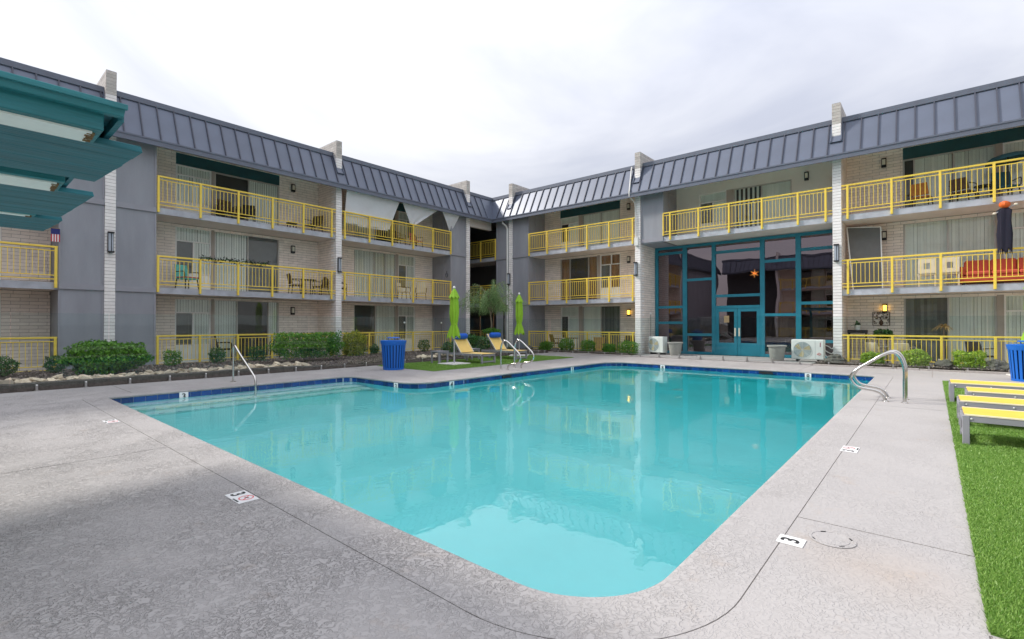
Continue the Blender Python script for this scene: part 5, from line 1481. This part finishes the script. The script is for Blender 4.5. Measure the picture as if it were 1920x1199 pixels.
def condenser(loc, rz, w, h, d, label):
    t = thing('air_conditioner', label, 'air conditioner', loc, rz)     # front faces local -y
    MB().box(-w/2, w/2, -d/2, d/2, 0.09, h).obj('casing', 'white_plastic', t, bevel=0.02)
    for s in (-1, 1): MB().box(s*w*0.32-0.03, s*w*0.32+0.03, -d/2-0.02, d/2+0.02, 0.0, 0.089).obj('foot', 'lamp_black', t)
    r = h*0.36; cx = -w*0.15; cz = h*0.54
    mb = MB(); n = 40
    for k in range(n):
        a, b = 2*math.pi*k/n, 2*math.pi*(k+1)/n
        mb.tri((cx, -d/2-0.002, cz), (cx+r*math.cos(a), -d/2-0.002, cz+r*math.sin(a)), (cx+r*math.cos(b), -d/2-0.002, cz+r*math.sin(b)))
    f = mb.obj('fan_opening', 'ac_grille', t)
    mb = MB()
    for k in range(3):
        a = k*2.1; mb.quad((cx, -d/2-0.006, cz), (cx+r*0.9*math.cos(a), -d/2-0.004, cz+r*0.9*math.sin(a)), (cx+r*0.95*math.cos(a+0.6), -d/2-0.008, cz+r*0.95*math.sin(a+0.6)), (cx+r*0.5*math.cos(a+0.9), -d/2-0.006, cz+r*0.5*math.sin(a+0.9)))
    mb.obj('fan_blades', 'ac_fan', f)
    mb = MB()
    for k in range(1, 9): mb.tube([(cx+r*k/8*math.cos(2*math.pi*j/28), -d/2-0.016, cz+r*k/8*math.sin(2*math.pi*j/28)) for j in range(29)], 0.0035, 4)
    for k in range(8): mb.tube([(cx, -d/2-0.016, cz), (cx+r*math.cos(k*math.pi/4), -d/2-0.016, cz+r*math.sin(k*math.pi/4))], 0.003, 4)
    mb.obj('grille', 'white_plastic', f)
    MB().box(w*0.24, w*0.245, -d/2-0.003, -d/2+0.002, 0.12, h-0.03).obj('seam', 'ac_grille', t)
    mb = MB()
    for k in range(7): mb.box(-w/2-0.004, -w/2+0.001, -d*0.3, d*0.3, 0.18+k*0.09, 0.22+k*0.09)
    mb.obj('side_louvres', 'ac_grille', t)
    return t
ac = condenser((20.98, 3.50, 0.055), R(-90), 1.04, 0.82, 0.36, 'larger white air conditioner with round fan right of the lobby doors')
mb = MB(); zc = 0.30
for s in (-1, 0, 1): pass
mb.tube([(0.38+0.045*math.cos(a), -0.186, 0.30+0.045*math.sin(a)) for a in (1.57, 0, -1.57, -3.14, -4.71)], 0.008, 5); mb.tri((0.36, -0.184, 0.30), (0.31, -0.184, 0.27), (0.31, -0.184, 0.31))
mb.obj('red_logo', 'red_mark', ac)
MB().box(0.40, 0.425, -0.184, -0.181, 0.56, 0.72).obj('printed_strip', 'maroon_print', ac)
mb = MB()
for k, (dx, z) in enumerate(((0.0, 0.62), (0.03, 0.45), (0.02, 0.3))): mb.tube(smooth([(0.52, 0, z), (0.64, 0.02, z-0.04-0.05*k), (0.74, 0.1, z-0.12), (0.80, 0.2, z+0.05), (0.82, 0.28, z+0.5), (0.80, 0.3, 1.9)]), 0.016, 6)
mb.obj('hoses', 'pvc', ac)
condenser((21.45, 9.58, 0.055), R(-105), 0.82, 0.82, 0.32, 'smaller white air conditioner at the wall left of the lobby doors')

# ================================================================== THINGS ON THE BALCONIES
def chair(loc, rz, label, mt='chair_brown', frame='chair_black', back=0.45, seat=0.42, w=0.52, arms=True, group=None, tilt=0.10):
    t = thing('patio_chair', label, 'chair', loc, rz, group)         # faces local -y
    MB().box(-w/2, w/2, -0.24, 0.24, seat-0.05, seat).obj('seat', mt, t, bevel=0.015)
    MB().hexa([(-w/2, 0.20, seat+0.03), (w/2, 0.20, seat+0.03), (w/2, 0.24, seat+0.03), (-w/2, 0.24, seat+0.03), (-w/2+0.03, 0.20+tilt, seat+back), (w/2-0.03, 0.20+tilt, seat+back), (w/2-0.03, 0.24+tilt, seat+back), (-w/2+0.03, 0.24+tilt, seat+back)]).obj('backrest', mt, t, bevel=0.012)
    for sx in (-1, 1):
        for sy in (-1, 1): MB().bar((sx*(w/2-0.03), sy*0.21, seat-0.04), (sx*(w/2), sy*0.25, 0), 0.028, 0.028).obj('leg', frame, t)
        if arms: MB().tube(smooth([(sx*(w/2+0.01), -0.22, seat-0.02), (sx*(w/2+0.02), -0.22, seat+0.2), (sx*(w/2+0.02), 0, seat+0.23), (sx*(w/2), 0.24, seat+0.22)], 3), 0.016, 6).obj('arm', frame, t)
    return t
def table(loc, r, h, label, mt='chair_black', square=False):
    t = thing('patio_table', label, 'table', loc)
    if square: MB().box(-r, r, -r, r, h-0.03, h).obj('top', mt, t, bevel=0.006)
    else: MB().lathe([(r*0.97, h-0.03), (r, h-0.02), (r, h)], 24).obj('top', mt, t)
    for k in range(4): a = k*math.pi/2+0.78; MB().bar((r*0.85*math.cos(a), r*0.85*math.sin(a), 0), (r*0.8*math.cos(a), r*0.8*math.sin(a), h-0.03), 0.03, 0.03).obj('leg', mt, t)
    return t
Z2, Z3 = 2.7, 5.4
# left wing, first bay right of the near pilaster
chair((7.15, 20.55, Z3), 0.3, 'dark brown armchair on the top balcony before the open door', w=0.6)
chair((7.85, 20.7, Z3), -0.5, 'black framed chair on the top balcony, right of the brown armchair', 'chair_black')
chair((10.55, 20.6, Z3), -1.2, 'dark brown chair at the right end of the top left balcony', w=0.6)
table((9.55, 20.5, Z3), 0.22, 0.32, 'low black side table on the top left balcony')
chair((5.75, 20.55, Z2), 0.4, 'folding chair with aqua and pink fabric on the middle left balcony', 'cloth_aqua', back=0.5)
MB().box(-0.24, 0.24, -0.25, 0.22, 0.425, 0.46).obj('seat_pad', 'cloth_pink', bpy.data.objects['patio_chair.003'] if 'patio_chair.003' in bpy.data.objects else None)
chair((9.75, 20.5, Z2), 1.4, 'left dark chair at the table on the middle left balcony')
chair((10.85, 20.5, Z2), -1.4, 'right dark chair at the table on the middle left balcony')
table((10.3, 20.55, Z2), 0.34, 0.68, 'dark table between chairs on the middle left balcony')
chair((7.0, 20.55, 0.015), 1.2, 'dark chair with blue pad on the ground patio behind the handrail', 'cloth_navy', back=0.5, seat=0.5)
chair((9.1, 20.6, 0.015), -1.2, 'dark high chair on the ground patio behind the hedge', 'chair_brown', back=0.55, seat=0.5)
table((8.05, 20.6, 0.015), 0.5, 0.92, 'tall dark table on the ground patio between two chairs', square=True)
chair((15.35, 20.5, Z2), 0.5, 'tan swivel chair on the middle balcony right of the second pilaster', 'cloth_cream', 'chair_brown')
chair((16.45, 20.5, Z2), -0.7, 'second tan chair on that balcony, nearer the closet wall', 'cloth_cream', 'chair_brown', back=0.6)
chair((11.9, 20.7, Z2), 0.8, 'black chair tucked behind the second pilaster', 'chair_black')
chair((16.2, 20.6, Z3), 0.2, 'pink patterned chair behind the white shade cloths', 'cloth_pink')
chair((15.1, 20.6, Z3), 0.4, 'brown chair behind the middle shade cloth', 'chair_brown')
# garland along the middle left railing
t = thing('garland', 'dark green leafy garland wound along the middle left railing', 'garland', (5.95, A_PL, Z2+1.075))
pts = [(k*0.1, 0.02*math.sin(k*1.1), 0.02+0.035*math.sin(k*0.9)+0.02*math.sin(k*2.3)) for k in range(24)]
MB().tube(pts, 0.018, 5).obj('vine', 'leaf_dark', t)
V = []; g = np.random.default_rng(3)
for p_ in pts:
    for _ in range(16):
        c = np.array(p_)+g.normal(size=3)*0.045; d = g.normal(size=3); d /= np.linalg.norm(d); e = np.cross(d, g.normal(size=3)); e /= np.linalg.norm(e)
        V.append(np.stack([c, c+d*0.045+e*0.02, c+d*0.09, c+d*0.045-e*0.02]))
mk('leaves', numpy_mesh('leaves', np.concatenate(V), 4, 'garland_leaf'), t)
# shade cloths hung under the eave
def cloth(poly, label, seed):
    t = thing('shade_cloth', label, 'shade cloth', (poly[0][0], A_PL-0.28, 0), 0, 'white shade cloths under the eave')
    (a, b, c, d) = [Vector(p) for p in poly]; n, m = 22, 16; mb = MB()
    for j in range(m+1):
        for i in range(n+1):
            s, r = i/n, j/m; p_ = a.lerp(b, s).lerp(d.lerp(c, s), r)
            mb.v.append((p_.x-poly[0][0], 0.05+0.34*r+0.025*math.sin(s*14+seed+r*2)*r+0.03*math.sin(r*3.1+seed), p_.y))
    for j in range(m):
        for i in range(n): k = j*(n+1)+i; mb.f.append((k, k+1, k+n+2, k+n+1))
    mb.sm = True; mb.obj('fabric', 'cloth_white', t)
    for e0, e1 in (((0, 0), (0, m)), ((n, 0), (n, m))):
        MB().tube([mb.v[j*(n+1)+e0[0]] for j in range(m+1)], 0.012, 5).obj('hem', 'flag_white', t)
    return t
cloth([(11.56, 7.50), (14.40, 7.50), (14.00, 6.02), (11.66, 6.00)], 'widest white shade cloth hanging beside the second pilaster', 0)
cloth([(14.52, 7.50), (16.93, 7.50), (15.50, 6.46), (15.22, 6.46)], 'middle white shade cloth gathered to a point at the railing', 2)
cloth([(17.00, 7.50), (18.34, 7.50), (18.02, 6.46), (17.92, 6.46)], 'narrow white shade cloth gathered beside the grey closet', 4)
t = thing('hanging_cloth', 'white cloth hung behind the railing under the widest shade cloth', 'cloth', (11.7, A_PL+0.14, 0))
mb = MB(); n = 30
for i in range(n+1):
    x = i*2.25/n; y = 0.02*math.sin(i*1.3); mb.v += [(x, y, 6.42), (x, y*1.4, 5.98-0.0*x-0.05*math.sin(x*1.2))]
for i in range(n): mb.f.append((2*i, 2*i+2, 2*i+3, 2*i+1))
mb.sm = True; mb.obj('fabric', 'cloth_white', t)
# flag on the far-left closet
t = thing('flag', 'small striped flag with blue canton hanging at the far-left balcony', 'flag', (2.13, A_PL-0.06, 4.12)); mb = MB()
for i in range(7): MB().box(-0.10+i*0.0286, -0.10+(i+1)*0.0286-0.001, -0.006+0.006*math.sin(i), 0.0+0.006*math.sin(i), -0.22, 0.0 if True else 0).obj('stripe', 'flag_red' if i % 2 == 0 else 'flag_white', t)
MB().box(-0.10, 0.10, -0.009, 0.003, 0.0005, 0.17).obj('canton', 'flag_blue', t)
MB().tube([(-0.02, 0.05, 0.2), (-0.12, -0.02, 0.17), (0.1, -0.02, 0.17)], 0.006, 5).obj('stick', 'wood_bin', t)
# wall ornament and small items
t = thing('wall_ornament', 'dark ringed ornament hung on the closet side wall', 'wall ornament', (17.87, A_PL+0.32, 4.12))
MB().tube([(0, 0.085*math.cos(a*0.3), 0.11*math.sin(a*0.3)) for a in range(22)], 0.012, 6).obj('ring', 'lamp_black', t)
MB().tube([(0, -0.03, 0.10), (0, 0.02, 0.2), (0, -0.04, 0.22)], 0.011, 6).obj('hook', 'lamp_black', t)

# right bay: top balcony
def rchair(y, v, z, rz, label, **k): return chair((B_PL+v, y, z), R(-90)+rz, label, **k)
rchair(0.25, 0.75, Z3, 2.9, 'orange wooden chair seen from behind on the top right balcony', mt='wood_orange', back=0.42, arms=False)
rchair(-0.80, 0.75, Z3, 2.7, 'brown curved armchair on the top right balcony', mt='chair_brown', back=0.40)
rchair(-1.80, 0.8, Z3, 0.3, 'teal cushioned chair under the top right parasol', mt='cloth_teal', back=0.55)
table((B_PL+0.85, -1.32, Z3), 0.26, 0.55, 'small black table on the top right balcony')
t = thing('balcony_parasol', 'dark teal parasol tilted half-open over the top right balcony', 'parasol', (B_PL+0.75, -1.85, Z3)); mb = MB(); n = 8
for (r, z) in ((0.56, 1.22), (0.54, 1.27), (0.40, 1.38), (0.03, 1.46)):
    for k in range(n): a = 2*math.pi*k/n+0.39; mb.v.append((r*math.cos(a), r*math.sin(a), z+0.10*math.sin(a)*-r))
for j in range(3):
    for k in range(n): mb.f.append((j*n+k, j*n+(k+1) % n, (j+1)*n+(k+1) % n, (j+1)*n+k))
mb.obj('canopy', 'teal_dark', t); MB().tube([(0, 0, 0), (0, 0, 1.45)], 0.02, 8).obj('pole', 'lamp_black', t)
# right bay: middle balcony
for y, lb in ((0.12, 'left one of two white plastic chairs on the middle right balcony'), (-0.46, 'right one of two white plastic chairs on the middle right balcony')):
    t = thing('plastic_chair', lb, 'chair', (B_PL+0.62, y, Z2), R(90), 'white plastic chairs')
    MB().box(-0.25, 0.25, -0.24, 0.22, 0.40, 0.45).obj('seat', 'cloth_cream', t, bevel=0.01)
    b = MB().box(-0.23, -0.08, 0.20, 0.25, 0.46, 0.95).box(0.08, 0.23, 0.20, 0.25, 0.46, 0.95).box(-0.079, 0.079, 0.20, 0.25, 0.80, 0.95).box(-0.079, 0.079, 0.20, 0.25, 0.46, 0.60)
    b.obj('backrest', 'cloth_cream', t)
    for sx in (-1, 1):
        for sy in (-1, 1): MB().box(sx*0.21-0.025, sx*0.21+0.025, sy*0.19-0.025, sy*0.19+0.025, 0, 0.40).obj('leg', 'cloth_cream', t)
t = thing('sofa', 'red upholstered sofa on the middle right balcony', 'sofa', (B_PL+0.85, -1.75, Z2), R(-90))
MB().box(-1.05, 1.05, -0.40, 0.38, 0.10, 0.32).obj('base', 'sofa_red', t, bevel=0.03)
for k in range(3): MB().box(-0.93+k*0.62, -0.93+k*0.62+0.61, -0.42, 0.16, 0.321, 0.46).obj('seat_cushion', 'sofa_red', t, bevel=0.04)
for k in range(3): MB().box(-0.93+k*0.62, -0.93+k*0.62+0.61, 0.15, 0.37, 0.462, 0.86).obj('back_cushion', 'sofa_red', t, bevel=0.05)
for s in (-1, 1): MB().box(s*1.02-0.11, s*1.02+0.11, -0.42, 0.38, 0.32, 0.62).obj('armrest', 'sofa_red', t, bevel=0.06)
for sx in (-1, 1):
    for sy in (-1, 1): MB().box(sx*0.95-0.03, sx*0.95+0.03, sy*0.32-0.03, sy*0.32+0.03, 0, 0.10).obj('foot', 'chair_black', t)
# leaning screen door
t = thing('screen_door', 'white-framed insect screen door leaning on the middle right balcony', 'screen door', (B_PL+0.5, 1.82, Z2+0.01), R(-90)); mb = MB()
c4 = [(-0.36, 0.0, 0), (0.50, 0.0, 0), (0.42, 0.55, 2.28), (-0.60, 0.55, 2.38)]
for a, b in zip(c4, c4[1:]+c4[:1]): mb.bar(a, b, 0.035, 0.03)
mb.obj('frame', 'white_frame', t)
MB().quad(*c4).obj('mesh', 'screen_grey', t)
# hanging pumpkin-headed figure
t = thing('scarecrow_decoration', 'hanging scarecrow decoration with orange pumpkin head and dark rags', 'decoration', (B_PL-0.12, -1.70, 0))
mb = MB(); n = 28
for z, r in ((4.99, 0.02), (5.0, 0.07), (5.05, 0.115), (5.11, 0.125), (5.17, 0.10), (5.20, 0.04), (5.205, 0.01)):
    for k in range(n): a = 2*math.pi*k/n; rr = r*(1+0.06*math.cos(8*a)); mb.v.append((rr*math.cos(a), rr*math.sin(a), z))
for j in range(6):
    for k in range(n): mb.f.append((j*n+k, j*n+(k+1) % n, (j+1)*n+(k+1) % n, (j+1)*n+k))
mb.sm = True; mb.obj('pumpkin_head', 'pumpkin', t)
mb = MB(); n = 24; rows = [(4.99, 0.08), (4.92, 0.15), (4.6, 0.13), (4.2, 0.15), (3.86, 0.13)]
for j, (z, r) in enumerate(rows):
    for k in range(n): a = 2*math.pi*k/n; rr = r*(1+0.28*math.sin(5*a+j*0.4)); mb.v.append((rr*0.45*math.cos(a), rr*math.sin(a), z-(0.30*abs(math.sin(3.5*a)) if j == 4 else 0)))
for j in range(4):
    for k in range(n): mb.f.append((j*n+k, j*n+(k+1) % n, (j+1)*n+(k+1) % n, (j+1)*n+k))
mb.sm = True; mb.obj('ragged_robe', 'cloth_navy', t)
MB().tube([(0, 0.20, 4.86), (0, -0.22, 5.06)], 0.018, 6).obj('stick_arm', 'pole_grey', t)
for y, z in ((0.22, 4.85), (-0.24, 5.07)): MB().ell((0, y, z), (0.035, 0.05, 0.04), 8, 6).obj('glove', 'cloth_cream', t)
MB().tube([(0, 0, 5.2), (0, 0, 5.215)], 0.006, 5).obj('cord', 'lamp_black', t)
# right bay: patio
t = thing('plant_stand', 'black plant stand on the right patio beside the pilaster', 'plant stand', (B_PL+1.0, 2.1, 0.015))
MB().box(-0.18, 0.18, -0.30, 0.30, 1.10, 1.22).obj('top', 'lamp_black', t, bevel=0.008)
for sx in (-1, 1):
    for sy in (-1, 1): MB().box(sx*0.14-0.02, sx*0.14+0.02, sy*0.26-0.02, sy*0.26+0.02, 0, 1.10).obj('leg', 'lamp_black', t)
strap_plant((B_PL+1.0, 2.1, 1.235), 'dark broad-leaved plant in a white pot on the plant stand', 16, 0.44, 0.055, 'leaf_dark', droop=0.6, seed=12, name='potted_plant', pot=0.11, stem=0.12)
bush((B_PL+0.9, 1.35, 0.95), (0.26, 0.30, 0.16), 'leafy green plant spilling above the right patio railing', 'leaf_dark', 700, 0.05, 'ell', 81, 0.0, 4, name='patio_plant', cat='plant')
table((B_PL+0.9, 1.35, 0.015), 0.22, 0.95, 'slim black table carrying the leafy plant on the right patio')
rchair(1.5, 0.55, 0.015, 2.6, 'left wicker chair behind the right patio railing', mt='cloth_cream', frame='pole_grey', back=0.36)
rchair(0.75, 0.55, 0.015, 2.9, 'right wicker chair behind the right patio railing', mt='cloth_cream', frame='pole_grey', back=0.36)
rchair(-1.2, 0.8, 0.015, 2.4, 'dark chair on the right patio near the right edge', mt='chair_black')
# metal wall art with a vase
t = thing('wall_art', 'square copper wall art of a vase with leaves on the right patio wall', 'wall art', (B_PL+BD-0.02, 1.43, 1.65), R(-90)); mb = MB()
for a, b in (((-0.25, -0.25), (0.25, -0.25)), ((0.25, -0.25), (0.25, 0.25)), ((0.25, 0.25), (-0.25, 0.25)), ((-0.25, 0.25), (-0.25, -0.25))): mb.bar((a[0], 0, a[1]), (b[0], 0, b[1]), 0.02, 0.02)
mb.obj('frame', 'copper_art', t)
MB().lathe([(0.03, -0.24), (0.07, -0.17), (0.06, -0.10), (0.025, -0.06), (0.04, -0.03)], 12).obj('vase', 'copper_art', t)
mb = MB(); q = random.Random(4)
for k in range(46):
    x = q.uniform(-0.22, 0.22); z = q.uniform(-0.02, 0.23) if abs(x) < 0.15 else q.uniform(-0.2, 0.23); a = q.uniform(0, 3.14)
    d = Vector((math.cos(a), 0, math.sin(a)))*0.04; e = Vector((-math.sin(a), 0, math.cos(a)))*0.014; c = Vector((x, -0.004, z)); mb.quad(c-d, c+e, c+d, c-e)
mb.obj('leaves', 'copper_art', t)
# lobby wing ground patio
table((B_PL+0.7, 14.6, 0.015), 0.35, 0.7, 'small patio table behind the clipped bushes')
t = thing('storage_box', 'tan wooden storage box behind the middle clipped bush', 'box', (B_PL+0.6, 12.85, 0.015), R(-90))
MB().box(-0.22, 0.22, -0.2, 0.2, 0, 0.72).obj('body', 'wood_bin', t, bevel=0.01); MB().box(-0.24, 0.24, -0.22, 0.22, 0.7205, 0.76).obj('lid', 'wood_bin', t, bevel=0.008)
chair((B_PL+0.7, 11.2, 0.015), R(-60), 'dark chair behind the wide clipped bush', 'chair_black')
chair((B_PL+0.7, 15.6, 0.015), R(60), 'brown chair behind the white flowers', 'chair_brown')
# star lantern glowing inside the lobby
t = thing('star_lantern', 'glowing many-pointed star lantern hanging inside the lobby', 'star lantern', (B_PL+2.5, 6.02, 3.72)); mb = MB(); q = random.Random(2)
ico = bmesh.new(); bmesh.ops.create_icosphere(ico, subdivisions=1, radius=1)
for v in ico.verts:
    d = v.co.normalized(); u = d.cross(Vector((0.3, 0.5, 0.8))).normalized(); w = d.cross(u); r = 0.035; L = 0.22
    b = [d*0.04+(u*math.cos(a)+w*math.sin(a))*r for a in (0, 2.09, 4.19)]
    for i in range(3): mb.tri(b[i], b[(i+1) % 3], d*L)
ico.free(); mb.obj('points', 'star_lit', t)
MB().tube([(0, 0, 0.2), (0, 0, 1.45)], 0.006, 5).obj('cord', 'lamp_black', t)
